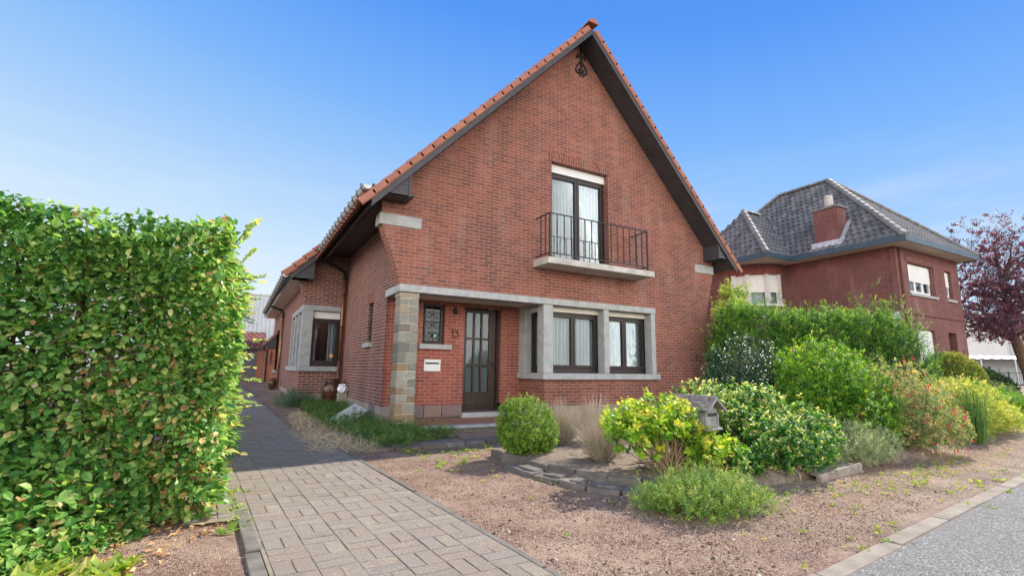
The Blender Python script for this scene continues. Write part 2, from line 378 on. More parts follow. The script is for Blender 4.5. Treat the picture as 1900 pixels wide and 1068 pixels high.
M['lf_broom'] = leaf_mat('broom_stem', [(0, (.03, .09, .02)), (1, (.14, .26, .06))], .3, .5)
M['lf_purple'] = leaf_mat('copper_leaf', [(0, (.045, .032, .05)), (.5, (.10, .058, .082)), (.85, (.20, .08, .10)), (1, (.34, .13, .13))], .35, .35, (1.5, .7, .6))
M['lf_ground'] = leaf_mat('groundcover_leaf', [(0, (.025, .07, .02)), (.5, (.075, .16, .035)), (1, (.22, .30, .09))], .35, .5)
M['lf_lav'] = leaf_mat('lavender_leaf', [(0, (.045, .085, .05)), (.6, (.11, .17, .09)), (1, (.20, .27, .15))], .3, .5)
M['lf_weed'] = leaf_mat('weed_leaf', [(0, (.10, .20, .03)), (.5, (.22, .32, .05)), (1, (.45, .42, .14))], .4, .5)
M['lf_dry'] = leaf_mat('dry_leaf', [(0, (.22, .11, .045)), (.5, (.42, .24, .10)), (1, (.60, .42, .22))], .3, .6, (1, .9, .7))
M['lf_straw'] = leaf_mat('straw', [(0, (.34, .25, .14)), (.6, (.52, .42, .26)), (1, (.68, .58, .40))], .3, .6, (1, .95, .8))
M['lf_dark'] = leaf_mat('dark_hedge_leaf', [(0, (.012, .03, .014)), (.7, (.03, .07, .025)), (1, (.07, .12, .04))], .3, .45)
M['lf_dome'] = leaf_mat('dome_leaf', [(0, (.06, .10, .02)), (.5, (.15, .20, .035)), (.9, (.30, .30, .06)), (1, (.42, .28, .09))], .4, .45)

# ------------------------------------------------------------------ foliage helpers
def nrmz(a): return a / (np.linalg.norm(a, axis=-1, keepdims=True) + 1e-9)
LEAF4 = (np.array([[0, 0, 0], [.45, .5, .05], [.45, -.5, .05], [1, 0, -.10], [.5, 0, -.03]]),
         np.array([[0, 4, 1], [0, 2, 4], [1, 4, 3], [4, 2, 3]]))
LEAF8 = (np.array([[0, 0, 0], [.22, .38, .07], [.62, .44, .04], [1.0, 0, -.16], [.62, -.44, .04], [.22, -.38, .07], [.25, 0, -.01], [.62, 0, -.05]]),
         np.array([[0, 6, 1], [0, 5, 6], [1, 6, 7], [1, 7, 2], [6, 5, 7], [5, 4, 7], [2, 7, 3], [7, 4, 3]]))
LEAF2 = (np.array([[0, 0, 0], [.5, .5, 0], [.5, -.5, 0], [1, 0, -.06]]), np.array([[0, 2, 1], [1, 2, 3]]))

def leaves(name, P, D, N, L, W, T, mat, parent, shape=LEAF4):
    """one mesh of many leaves: base points P, axis D, facing N, length L, width ratio W, tint T"""
    P = np.asarray(P); n = len(P)
    d = nrmz(np.asarray(D)); b = nrmz(np.cross(N, d)); nn = np.cross(d, b)
    S, F = shape; L = np.broadcast_to(np.asarray(L, float), (n,)); W = np.broadcast_to(np.asarray(W, float), (n,))
    V = (P[:, None, :] + L[:, None, None] * (S[None, :, 0:1] * d[:, None, :] + W[:, None, None] * S[None, :, 1:2] * b[:, None, :] + S[None, :, 2:3] * nn[:, None, :]))
    FF = F[None] + (np.arange(n) * len(S))[:, None, None]
    return raw_mesh(name, V.reshape(-1, 3), FF.reshape(-1, 3), mat, parent, np.repeat(np.clip(T, 0, 1), len(S)))

def lump(d, seed, amp):
    r = np.random.default_rng(seed); o = np.ones(len(d))
    for k in range(16):
        a = nrmz(r.normal(size=3)); o += amp * np.exp(-((1 - d @ a) / r.uniform(.04, .22))) * r.uniform(-.75, 1)
    return o

def sample_ellipsoids(E, n, shell=.35, amp=.18, seed=0, zmin=.02, poke=.10):
    """points near the surface of a union of ellipsoids (cx,cy,cz,rx,ry,rz); returns points and outward directions"""
    E = np.asarray(E, float); r = np.random.default_rng(seed)
    w = (E[:, 3] * E[:, 5] + E[:, 3] * E[:, 4] + E[:, 4] * E[:, 5]); w /= w.sum()
    outP = []; outD = []; tot = 0
    while tot < n:
        m = n * 2; k = r.choice(len(E), m, p=w)
        d = nrmz(r.normal(size=(m, 3)))
        rad = np.ones(m)
        for i in range(len(E)):
            s = k == i; rad[s] = lump(d[s], seed * 31 + i, amp)
        dep = 1 - shell * r.random(m) ** 1.6 + poke * np.maximum(0, r.normal(size=m)) ** 1.6 * (.3 + .7 * np.maximum(d[:, 2], 0))
        p = E[k, :3] + d * E[k, 3:6] * (rad * dep)[:, None]
        ok = p[:, 2] > zmin
        for i in range(len(E)):
            q = (p - E[i, :3]) / E[i, 3:6]
            ok &= ~((k != i) & (np.linalg.norm(q, axis=1) < (1 - shell)))
        dd = nrmz(d / E[k, 3:6])
        outP.append(p[ok]); outD.append(dd[ok]); tot += ok.sum()
    return np.concatenate(outP)[:n], np.concatenate(outD)[:n]

def shoots(P, D, per, slen, up, spread, llen, lw, seed, tint=(.0, 1.0), tnoise=.25, tipgain=.3, fwd=.8, facing=None):
    """rosette-like shoots: 'per' leaves spiralling round each shoot. returns arrays for leaves()"""
    r = np.random.default_rng(seed); n = len(P)
    ax = nrmz(D + np.array([0, 0, up]) + spread * r.normal(size=(n, 3)))
    t = np.where(np.abs(ax[:, 2:3]) > .9, np.array([[1., 0, 0]]), np.array([[0, 0, 1.]]))
    a = nrmz(np.cross(t, ax)); b = np.cross(ax, a)
    base = r.random(n) * 6.28; sl = slen * r.uniform(.6, 1.4, n); st = r.uniform(tint[0], tint[1], n)
    Ps, Ds, Ns, Ls, Ts = [], [], [], [], []
    for i in range(per):
        f = (i + .5) / per; ang = base + i * 2.4
        rad = np.cos(ang)[:, None] * a + np.sin(ang)[:, None] * b
        pos = P - ax * (sl * f)[:, None]
        dirn = nrmz(ax * (fwd * (1 - f * .5)) + rad + .25 * r.normal(size=(n, 3)))
        Ps.append(pos); Ds.append(dirn); Ns.append(nrmz(ax + .3 * r.normal(size=(n, 3)) + np.array([0, 0, .2])))
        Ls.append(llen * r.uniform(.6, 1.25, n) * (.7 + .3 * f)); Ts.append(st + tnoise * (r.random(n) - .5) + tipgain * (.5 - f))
    return np.concatenate(Ps), np.concatenate(Ds), np.concatenate(Ns), np.concatenate(Ls), lw, np.concatenate(Ts)

def twigs(name, base, P, mat, parent, r0=.012, n=40, seed=0, sag=.1, tip=.15, rand=.05):
    rr = np.random.default_rng(seed); m = MB(); base = np.array(base, float)
    idx = rr.choice(len(P), min(n, len(P)), replace=False)
    for i in idx:
        q = P[i]; b = base + np.append(rr.normal(size=2) * rand, 0)
        pts = []
        for f in np.linspace(0, 1, 5):
            p = b * (1 - f) + q * f; h = f * (1 - f)
            p = p + np.array([0, 0, sag * h * 4 * (q[2] - b[2])]) + rr.normal(size=3) * .012 * (0 < f < 1)
            pts.append(p)
        m.tube(pts, [r0 * (1 - f * (1 - tip)) for f in np.linspace(0, 1, 5)], 4, False)
    return m.build(name, mat, parent)

def bush(name, label, cat, base, E, nsh, per, llen, lw, mat, slen=.06, up=.5, spread=.45, shell=.4, amp=.2, seed=1,
         tint=(.1, .75), tipgain=.3, stem='bark', ntw=40, r0=.012, shape=LEAF4, fwd=.8, topgain=.0, group=None, tnoise=.25, poke=.10):
    t = thing(name, label, cat, base, 0, group)
    b = np.array(base, float); E2 = [(x, y, z, a, c, d) for x, y, z, a, c, d in E]
    P, D = sample_ellipsoids(E2, nsh, shell, amp, seed, zmin=.03, poke=poke)
    a = shoots(P, D, per, slen, up, spread, llen, lw, seed + 100, tint, tipgain=tipgain, fwd=fwd, tnoise=tnoise)
    q = a[0]; T = a[5] + .16 * np.sin(q[:, 0] * 9 + seed) * np.sin(q[:, 1] * 8 + 2 * np.sin(q[:, 2] * 7)) 
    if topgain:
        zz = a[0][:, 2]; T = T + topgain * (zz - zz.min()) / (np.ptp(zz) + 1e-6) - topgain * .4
    leaves('foliage', a[0], a[1], a[2], a[3], a[4], T, mat, t, shape)
    if ntw: twigs('stems', (0, 0, 0), P, M[stem], t, r0, ntw, seed)
    return t

# ------------------------------------------------------------------ camera, light, sky
def make_camera():
    yaw, pit, rol = 5.06860962e-01, 1.64918526e-01, 1.35680847e-02
    c, s = math.cos(yaw), math.sin(yaw); cp, sp = math.cos(pit), math.sin(pit)
    F = np.array([s * cp, c * cp, sp]); R = np.array([c, -s, 0]); U = np.cross(R, F)
    R, U = math.cos(rol) * R + math.sin(rol) * U, -math.sin(rol) * R + math.cos(rol) * U
    cam = bpy.data.cameras.new('camera'); o = link(bpy.data.objects.new('camera', cam))
    cam.sensor_width = 36; cam.sensor_fit = 'HORIZONTAL'; cam.lens = 905.357 / 1900 * 36
    cam.clip_start = .05; cam.clip_end = 3000
    m = Matrix(((R[0], U[0], -F[0], CAMP[0]), (R[1], U[1], -F[1], CAMP[1]), (R[2], U[2], -F[2], CAMP[2]), (0, 0, 0, 1)))
    o.matrix_world = m; SC.camera = o
make_camera()
SUN = Vector((1.15, .29, 1.0)).normalized()
def make_light():
    l = bpy.data.lights.new('sun', 'SUN'); l.energy = 5.0; l.angle = math.radians(.5); l.color = (1, .93, .82)
    o = link(bpy.data.objects.new('sun', l)); o.rotation_euler = SUN.to_track_quat('Z', 'Y').to_euler()
    w = bpy.data.worlds.new('World'); SC.world = w; w.use_nodes = True
    t = NT.__new__(NT); t.t = w.node_tree; t.t.nodes.clear()
    out = t.n('ShaderNodeOutputWorld')
    sky = t.n('ShaderNodeTexSky', sky_type='NISHITA', sun_disc=False); sky.sun_elevation = math.asin(SUN.z); sky.sun_rotation = math.atan2(SUN.x, SUN.y)
    sky.air_density = 1.0; sky.dust_density = .1; sky.ozone_density = 3.0
    d = t.n('ShaderNodeTexCoord').outputs['Generated']; x = t.n('ShaderNodeSeparateXYZ', {0: d})
    # clear air: paler towards the horizon and away from the sun side, blended with the physical sky
    el = t.math('MULTIPLY_ADD', t.math('ADD', t.math('MULTIPLY', x.outputs[0], .8), t.math('MULTIPLY', x.outputs[1], -.25)), .15, x.outputs[2])
    grad = t.ramp(el, [(0.0, (9.0, 9.7, 10.2)), (.10, (8.1, 9.2, 10.2)), (.22, (5.9, 7.9, 10.1)), (.34, (3.9, 6.4, 10.0)), (.48, (2.1, 4.8, 9.9)), (.64, (.9, 3.25, 9.6)), (1, (.35, 1.8, 7.5))])
    col = t.mix(.93, sky.outputs[0], grad)
    # wisps of thin cloud low in the sky
    mp = t.n('ShaderNodeMapping', {0: d}); mp.inputs['Scale'].default_value = (1.5, 1.5, 9.0); mp.inputs['Rotation'].default_value = (.1, .08, 0)
    wn = t.noise(mp.outputs[0], 2.0, 7, .6)
    low = t.n('ShaderNodeMapRange', {0: x.outputs[2], 1: .04, 2: .40, 3: .9, 4: .0}).outputs[0]
    wf = t.math('MULTIPLY', t.ramp(wn, [(.46, (0, 0, 0)), (.72, (.85, .85, .85))]), low)
    col = t.mix(wf, col, (9.2, 9.4, 9.7))
    # added fill for the shaded facade: unseen bright white bank low behind the camera
    bk = t.math('ADD', t.math('MULTIPLY', x.outputs[1], -1.0), t.math('MULTIPLY', x.outputs[0], -.35))
    f1 = t.n('ShaderNodeMapRange', {0: bk, 1: -.05, 2: .45, 3: 0, 4: 1}, interpolation_type='SMOOTHSTEP').outputs[0]
    f2 = t.n('ShaderNodeMapRange', {0: x.outputs[2], 1: .28, 2: .66, 3: 1, 4: .0}, interpolation_type='SMOOTHSTEP').outputs[0]
    cn = t.ramp(t.noise(d, 2.6, 6, .55), [(.34, (.45, .45, .45)), (.6, (1, 1, 1))])
    col = t.mix(t.math('MULTIPLY', t.math('MULTIPLY', f1, f2), cn), col, (48.0, 45.5, 42.0))
    bg = t.n('ShaderNodeBackground', {'Color': col, 'Strength': .0635})
    t.t.links.new(bg.outputs[0], out.inputs[0])
make_light()
SC.view_settings.view_transform = 'Standard'; SC.view_settings.look = 'None'; SC.view_settings.exposure = 0.68
try:
    SC.cycles.max_bounces = 8; SC.cycles.transparent_max_bounces = 16; SC.cycles.caustics_reflective = False; SC.cycles.caustics_refractive = False
    SC.cycles.use_denoising = True
except Exception: pass

# ------------------------------------------------------------------ ground
def make_ground():
    xs = np.concatenate([np.linspace(-600, -12, 14), np.linspace(-10, 26, 73), np.linspace(30, 600, 14)])
    ys = np.concatenate([np.linspace(-600, -8, 12), np.linspace(-6, 32, 77), np.linspace(36, 900, 12)])
    X, Y = np.meshgrid(xs, ys); Z = np.vectorize(gz)(X, Y) - .012
    n, m = X.shape; V = np.stack([X, Y, Z], -1).reshape(-1, 3)
    i = np.arange(n - 1)[:, None] * m + np.arange(m - 1)[None]
    F = np.stack([i, i + 1, i + m + 1, i + m], -1).reshape(-1, 4)
    tag(raw_mesh('ground', V, F, M['ground'], smooth=True), 'reddish grit ground around the house', kind='structure')
make_ground()

DIRX = np.array([.0, 0]);
def drv(u, v):                       # driveway coordinates: u across, v along
    return .225 + u - .062 * (v - 4.0), v
def make_driveway():
    s = .218; g = .004; V = []; F = []; T = []
    def block(u0, u1, v0, v1):
        bz = rng.uniform(-.002, .002); tl = rng.normal(size=2) * .0016; b = .004; t = rng.random()
        n = len(V)
        for z, i in ((-.06, 0), (-.008, 0), (0, b)):
            for (a, c) in ((u0 + i, v0 + i), (u1 - i, v0 + i), (u1 - i, v1 - i), (u0 + i, v1 - i)):
                x, y = drv(a, c); V.append((x, y, gz(x, y) + .012 + bz + z + tl[0] * (a - u0) * 5 + tl[1] * (c - v0) * 5)); T.append(t)
        for k in (0, 4):
            for j in range(4): F.append((n + k + j, n + k + (j + 1) % 4, n + k + 4 + (j + 1) % 4, n + k + 4 + j))
        F.append((n + 8, n + 9, n + 10, n + 11))
    for i in range(-2, 6):
        for j in range(103):
            u = i * s; v = 1.55 + j * s
            if v > 9 and i > 4 or i < 0 and v < 4.3: continue
            if (i + j) % 2:
                block(u + g / 2, u + s / 2 - g / 2, v + g / 2, v + s - g / 2); block(u + s / 2 + g / 2, u + s - g / 2, v + g / 2, v + s - g / 2)
            else:
                block(u + g / 2, u + s - g / 2, v + g / 2, v + s / 2 - g / 2); block(u + g / 2, u + s - g / 2, v + s / 2 + g / 2, v + s - g / 2)
    o = raw_mesh('driveway', np.array(V), np.array(F), M['paver'], None, T); tag(o, 'basket weave concrete paver driveway', kind='structure')
    m = MB(); q = [drv(u, v) for u, v in ((-.02, 1.55), (1.31, 1.55), (1.31, 9), (-.02, 9))]; q2 = [drv(u, v) for u, v in ((-.43, 4.3), (-.02, 4.3), (-.02, 9), (-.43, 9))]
    for w in (q, q2): m.add([(x, y, .0079) for x, y in w], [(0, 1, 2, 3)])
    q = [drv(u, v) for u, v in ((-.43, 9), (1.085, 9), (1.085, 24), (-.43, 24))]; m.add([(x, y, gz(x, y) + .0079) for x, y in q], [(0, 1, 2, 3)])
    tag(m.build('paving_sand', M['joint']), 'sand and moss in the paving joints', kind='structure')
    m = MB()                          # concrete edge strips either side
    for u0, w in ((-.105, .085), (6 * s + .008, .045)):
        v = 1.55
        while v < 8.4:
            ln = .98 if w > .06 else .98
            if u0 < 0 and v > 4.3: break
            p = [drv(u0, v), drv(u0 + w, v), drv(u0 + w, v + ln), drv(u0, v + ln)]
            h = .012 + rng.uniform(-.005, .005); j = rng.uniform(-.006, .006)
            m.hexa([(x + j, y, -.08) for x, y in p], [(x + j, y, h) for x, y in p]); v += 1.0
    tag(m.build('driveway_edging', M['edging'], None, .006), 'concrete edging strips along the driveway', kind='structure')
make_driveway()

KA = np.array([-3.0, 1.17]); KD = np.array([1.0, .102]); KD /= np.linalg.norm(KD); KN = np.array([-KD[1], KD[0]])
def kpt(s, d): return KA + KD * s + KN * d        # s along the kerb, d>0 towards the house
def make_road():
    m = MB(); V = []
    a, b, c, d = kpt(-60, -.11), kpt(120, -.11), kpt(120, -6.5), kpt(-60, -6.5)
    m.add([(*a, -.004), (*b, -.004), (*c, -.004), (*d, -.004)], [(0, 1, 2, 3)])
    tag(m.build('road', M['asphalt']), 'worn grey asphalt road', kind='structure')
    m = MB(); s = -6.0
    while s < 60:
        j = rng.uniform(-.015, .015); p = [kpt(s + .004, -.115 + j), kpt(s + .996, -.115 + j), kpt(s + .996, .0 + j), kpt(s + .004, .0 + j)]
        h = .008 + rng.uniform(-.005, .005)
        m.hexa([(x, y, -.1) for x, y in p], [(x, y, h) for x, y in p]); s += 1.0
    tag(m.build('kerb', M['kerb'], None, .008), 'flush concrete kerb stones along the road', kind='structure')
make_road()

def in_poly(x, y, poly):
    c = np.zeros(len(x), bool); j = len(poly) - 1
    for i in range(len(poly)):
        xi, yi = poly[i]; xj, yj = poly[j]
        c ^= ((yi > y) != (yj > y)) & (x < (xj - xi) * (y - yi) / (yj - yi + 1e-12) + xi); j = i
    return c
GRIT = [(1.76, 1.8), (16, 3.1), (16, 5), (9.5, 3.9), (6, 3.5), (3.6, 3.7), (3.0, 5.2), (3.4, 6.6), (1.5, 6.7), (1.62, 4)]
def scatter(poly, n, seed, bias=None):
    r = np.random.default_rng(seed); P = np.array(poly); lo, hi = P.min(0), P.max(0); o = []
    k = 0
    while k < n:
        q = lo + r.random((n * 3, 2)) * (hi - lo); ok = in_poly(q[:, 0], q[:, 1], poly)
        if bias is not None: ok &= r.random(len(q)) < bias(q)
        o.append(q[ok]); k += ok.sum()
    return np.concatenate(o)[:n]
def make_pebbles():
    r = np.random.default_rng(5)
    near = lambda q: np.clip(3.2 / (np.hypot(q[:, 0] - .0, q[:, 1]) + .1), .05, 1) ** 2.2
    Q = np.concatenate([scatter(GRIT, 34000, 1, near), scatter([(-1.6, 2.0), (.2, 2.2), (-.02, 4.2), (-.1, 4.5), (-1.6, 4.0)], 5000, 2)])
    bl = np.sin(Q[:, 0] * 4.1 + 2 * np.sin(Q[:, 1] * 2.3)) * np.sin(Q[:, 1] * 5.3 + 1.5 * np.sin(Q[:, 0] * 3.1)); Q = Q[r.random(len(Q)) < np.where(bl > .25, .3, 1.0)]
    n = len(Q); sz = .003 + .005 * r.random(n) ** 2.5; sz *= np.where(r.random(n) < .035, 2.3, 1)
    O = np.array([[1, 0, 0], [-1, 0, 0], [0, 1, 0], [0, -1, 0], [0, 0, 1], [0, 0, -1]], float)
    Fo = np.array([[0, 2, 4], [2, 1, 4], [1, 3, 4], [3, 0, 4], [2, 0, 5], [1, 2, 5], [3, 1, 5], [0, 3, 5]])
    A = r.normal(size=(n, 3, 3)); A, _ = np.linalg.qr(A)
    S = r.uniform(.55, 1.25, (n, 1, 3))
    V = np.einsum('nij,nkj->nki', A, O[None] * S) * sz[:, None, None]
    V[:, :, 2] *= .7; V += np.stack([Q[:, 0], Q[:, 1], sz * .3 - .012], -1)[:, None]
    F = Fo[None] + (np.arange(n) * 6)[:, None, None]
    tag(raw_mesh('gravel', V.reshape(-1, 3), F.reshape(-1, 3), M['pebble'], None, np.repeat(r.random(n), 6)), 'loose grit and small stones', kind='stuff')
make_pebbles()

# ------------------------------------------------------------------ the brick house
H = thing('brick_house', 'red brick house with a steep gable, small balcony and covered front door', 'house', (6.7, 8.8, 0))
HO = np.array([6.7, 8.8, 0])
class HB(MB):                        # mesh in world coordinates, stored relative to its thing
    off = HO
    def build(s, *a, **k):
        s.v = [(x - s.off[0], y - s.off[1], z - s.off[2]) for x, y, z in s.v]
        return MB.build(s, *a, **k)
def sub(cls_off):
    class B(HB): off = np.array(cls_off, float)
    return B
AX, AZ, SL, SR = 6.68, 9.04, 1.05, 1.10            # soffit apex and slopes
def soff(x): return AZ - (SL * (AX - x) if x < AX else SR * (x - AX))
convY = lambda u, v, n: (u, n, v)
convX = lambda u, v, n: (n, u, v)

def house_walls():
    m = HB()
    # gable wall above the lintel, with its flared shoulders, window hole
    def bot(x): return 2.65
    def top(x):
        return soff(x) - .003
    xs = [2.5, AX, 10.85, 2.62, 10.75]
    strips(m, xs, bot, top, [(5.88, 7.52, 3.40, 5.83)], convY, 8.8, 9.1)
    # flared shoulders
    for pts in ([(2.5, 2.65), (2.42, 2.95), (2.32, 3.25), (2.19, 3.55), (2.13, 3.74), (2.5, 3.74)],
                [(2.10, 3.965), (2.5, 3.965), (2.5, soff(2.5) - .01), (2.36, 4.22), (2.10, 4.22)],
                [(10.85, 2.65), (10.93, 2.95), (11.02, 3.25), (11.12, 3.55), (11.16, 3.74), (10.85, 3.74)],
                [(10.85, 3.965), (11.17, 3.965), (11.17, 4.1), (10.95, 4.1), (10.85, soff(10.85) - .01)],
                [(2.5, 3.74), (2.5, 3.965), (2.46, 3.965), (2.46, 3.74)], [(10.85, 3.74), (10.85, 3.965), (10.88, 3.965), (10.88, 3.74)]):
        m.prism([(x, 8.8, z) for x, z in pts], (0, .30, 0))
    m.build('gable_wall', M['brick'], H)
    # brick below the bay window and the facade right of it
    m = HB(); m.box(5.70, 8.95, 8.8, 9.1, .37, .92); m.box(8.95, 10.85, 8.8, 9.1, .37, 2.65)
    m.box(5.70, 6.0, 9.1, 9.85, .37, .92)
    m.build('front_wall', M['brick'], H)
    # porch: back wall with window and door recess
    m = HB(); strips(m, [2.56, 5.70], lambda x: .37 if x < 4.29 or x > 5.21 else .12, lambda x: 2.64, [(3.34, 3.83, 1.62, 2.5), (4.29, 5.21, .12, 2.52)], convY, 9.85, 10.1)
    m.build('porch_wall', M['brick_porch'], H)
    for bb in ((2.6, 5.9, 9.87, 10.15, 2.66, 4.4), (2.56, 4.29, 9.87, 10.1, .0, .37), (5.21, 5.70, 9.87, 10.1, 0, .37)): m = HB(); m.box(*bb); m.build('inner_wall', M['room'], H)
    # left side wall with the slim window
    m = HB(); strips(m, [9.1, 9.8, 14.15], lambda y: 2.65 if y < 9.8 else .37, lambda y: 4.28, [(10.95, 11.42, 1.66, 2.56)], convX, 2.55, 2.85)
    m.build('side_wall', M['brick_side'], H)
    # right and back walls
    m = HB(); m.box(10.55, 10.85, 9.1, 18, 0, 4.4); m.box(2.9, 10.55, 17.7, 18, 0, 4.3)
    m.prism([(2.55, 17.7, 4.3), (10.85, 17.7, 4.3), (AX, 17.7, AZ - .05)], (0, .3, 0))
    m.build('rear_wall', M['brick'], H)
    # plinth stones: facade, porch wall, side wall
    m = HB()
    def course(fr, L, z0, z1, seed, dep=.02):
        r = np.random.default_rng(seed); u = 0
        while u < L - .02:
            w = min(r.uniform(.22, .5), L - u)
            if L - u - w < .12: w = L - u
            cuts = [z0, z1] if r.random() < .55 or z1 - z0 < .25 else [z0, z0 + (z1 - z0) * r.uniform(.4, .6), z1]
            for a, b in zip(cuts[:-1], cuts[1:]):
                m.cur = r.random(); m.fbox(fr, u + .006, u + w - .006, a + .006, b - .006, -.05, dep + r.uniform(-.006, .006))
            u += w
    m = HB(); course(((5.70, 8.8, 0), (1, 0, 0), (0, -1, 0)), 5.15, 0, .36, 3); m.build('plinth', M['plinth'], H, .006)
    m = HB(); course(((2.95, 9.85, 0), (1, 0, 0), (0, -1, 0)), 1.33, .12, .37, 4); m.build('plinth', M['plinth'], H, .006)
    m = HB(); course(((2.55, 9.8, 0), (0, 1, 0), (-1, 0, 0)), 4.35, 0, .37, 5); m.build('plinth', M['plinth'], H, .006)
    m = HB(); course(((5.70, 8.82, 0), (0, 1, 0), (-1, 0, 0)), 1.0, .12, .37, 6); m.build('plinth', M['plinth'], H, .006)
    m = HB(); course(((2.57, 9.8, 0), (1, 0, 0), (0, -1, 0)), .3, 0, .37, 8); m.build('plinth', M['plinth'], H, .006)
    m = HB(); m.box(5.71, 10.84, 8.81, 9.08, -.05, .362); m.box(2.56, 2.84, 9.81, 14.14, -.05, .365)
    m.build('plinth_mortar', M['mortar'], H)
house_walls()

def house_pillar():
    m = HB(); r = np.random.default_rng(2)
    x0, x1, y0, y1 = 2.53, 2.89, 8.79, 9.12
    mm = HB(); mm.box(x0 + .012, x1 - .012, y0 + .012, y1 - .012, 0, 2.5); mm.build('pillar_mortar', M['mortar'], H)
    z = 0; k = 0
    while z < 2.5:
        h = r.uniform(.13, .2); h = min(h, 2.508 - z)
        if 2.508 - z - h < .09: h = 2.508 - z
        sp = x0 + (x1 - x0) * (r.uniform(.52, .66) if k % 2 else r.uniform(.34, .48))
        for a, b in ((x0, sp), (sp, x1)):
            m.cur = r.random() ** 1.3; o = r.uniform(-.012, .008)
            ia = .006 if a > x0 else -r.uniform(0, .012); ib = .006 if b < x1 else -r.uniform(0, .006)
            q = lambda s=.008: r.uniform(-s, s)
            bt = [(a + ia, y0 + o, z + .006), (b - ib, y0 + o + q(), z + .006), (b - ib, y1, z + .006), (a + ia, y1, z + .006)]
            tp = [(a + ia + q(.004), y0 + o + q(), z + h - .006 + q(.007)), (b - ib, y0 + o + q(), z + h - .006 + q(.004)), (b - ib, y1, z + h - .006), (a + ia, y1, z + h - .006)]
            m.hexa(bt, tp)
        z += h; k += 1
    m.build('stone_pillar', M['rubble'], H, .01)
house_pillar()

def house_lintel():
    m = HB(); fx = 2.50
    for a, b in zip([fx, 4.55, 5.72, 7.35], [4.547, 5.717, 7.347, 8.94]):
        m.box(a, b, 8.765, 9.12, 2.515, 2.652)
    m.box(fx, 2.86, 9.122, 9.78, 2.515, 2.652)
    m.box(5.66, 6.0, 9.122, 9.848, 2.515, 2.652)
    m.build('lintel', M['bluestone'], H, .006)
    m = HB(); m.box(2.87, 5.65, 9.13, 9.86, 2.545, 2.655); m.build('porch_ceiling', M['soffit'], H)
    for i, (a, b, w) in enumerate(((5.665, 5.91, .25), (7.32, 7.465, .24), (8.80, 8.935, .24))):
        p = HB(); p.box(a, b, 8.785, 8.785 + w, 1.055, 2.512); p.build('window_post', M['bluestone'], H, .006)
    p = HB(); p.box(5.665, 5.86, 9.57, 9.846, 1.055, 2.512); p.build('window_post', M['bluestone'], H, .006)
    m = HB()
    for a, b in zip([5.62, 7.0, 8.2], [6.997, 8.197, 8.99]): m.box(a, b, 8.715, 9.1, .92, 1.052)
    m.box(5.62, 5.95, 9.102, 9.846, .92, 1.052)
    m.build('window_sill', M['bluestone'], H, .006)
    for a, b in ((2.06, 2.87), (10.47, 11.19)):
        m = HB(); m.box(a, b, 8.782, 9.085, 3.742, 3.962); m.build('corner_stone', M['bluestone'], H, .01)
    # soldier courses
    m = HB(); m.box(5.80, 7.60, 8.792, 8.9, 5.833, 6.055); m.build('soldier_course', M['soldier'], H)
    m = HB(); m.box(2.9, 5.6, 9.842, 9.86, 2.46, 2.545) ; m.build('soldier_course', M['soldier'], H)
house_lintel()

def curtain(name, fr, u0, u1, z0, z1, n, parent, B, mat='curtain', pleat=.105, amp=.05):
    m = B(); o, u, nn = [np.array(q, float) for q in fr]; k = int((u1 - u0) / pleat * 4) + 2
    r = np.random.default_rng(int(u0 * 100) + 3)
    vs = []
    for i in range(k + 1):
        a = u0 + (u1 - u0) * i / k; d = n + amp * math.sin(i * PI / 2 + r.uniform(-.4, .4)) * r.uniform(.5, 1.2)
        p = o + a * u + d * nn; m.cur = .5 + .5 * math.sin(i * PI / 2) * r.uniform(.5, 1); m.add([(p[0], p[1], z0), (p[0], p[1], z1)], [])  # fold shading painted into the tint, darker and lighter across each pleat
    m.f += [(2 * i, 2 * i + 2, 2 * i + 3, 2 * i + 1) for i in range(k)]
    return m.build(name, M[mat], parent, smooth=True)

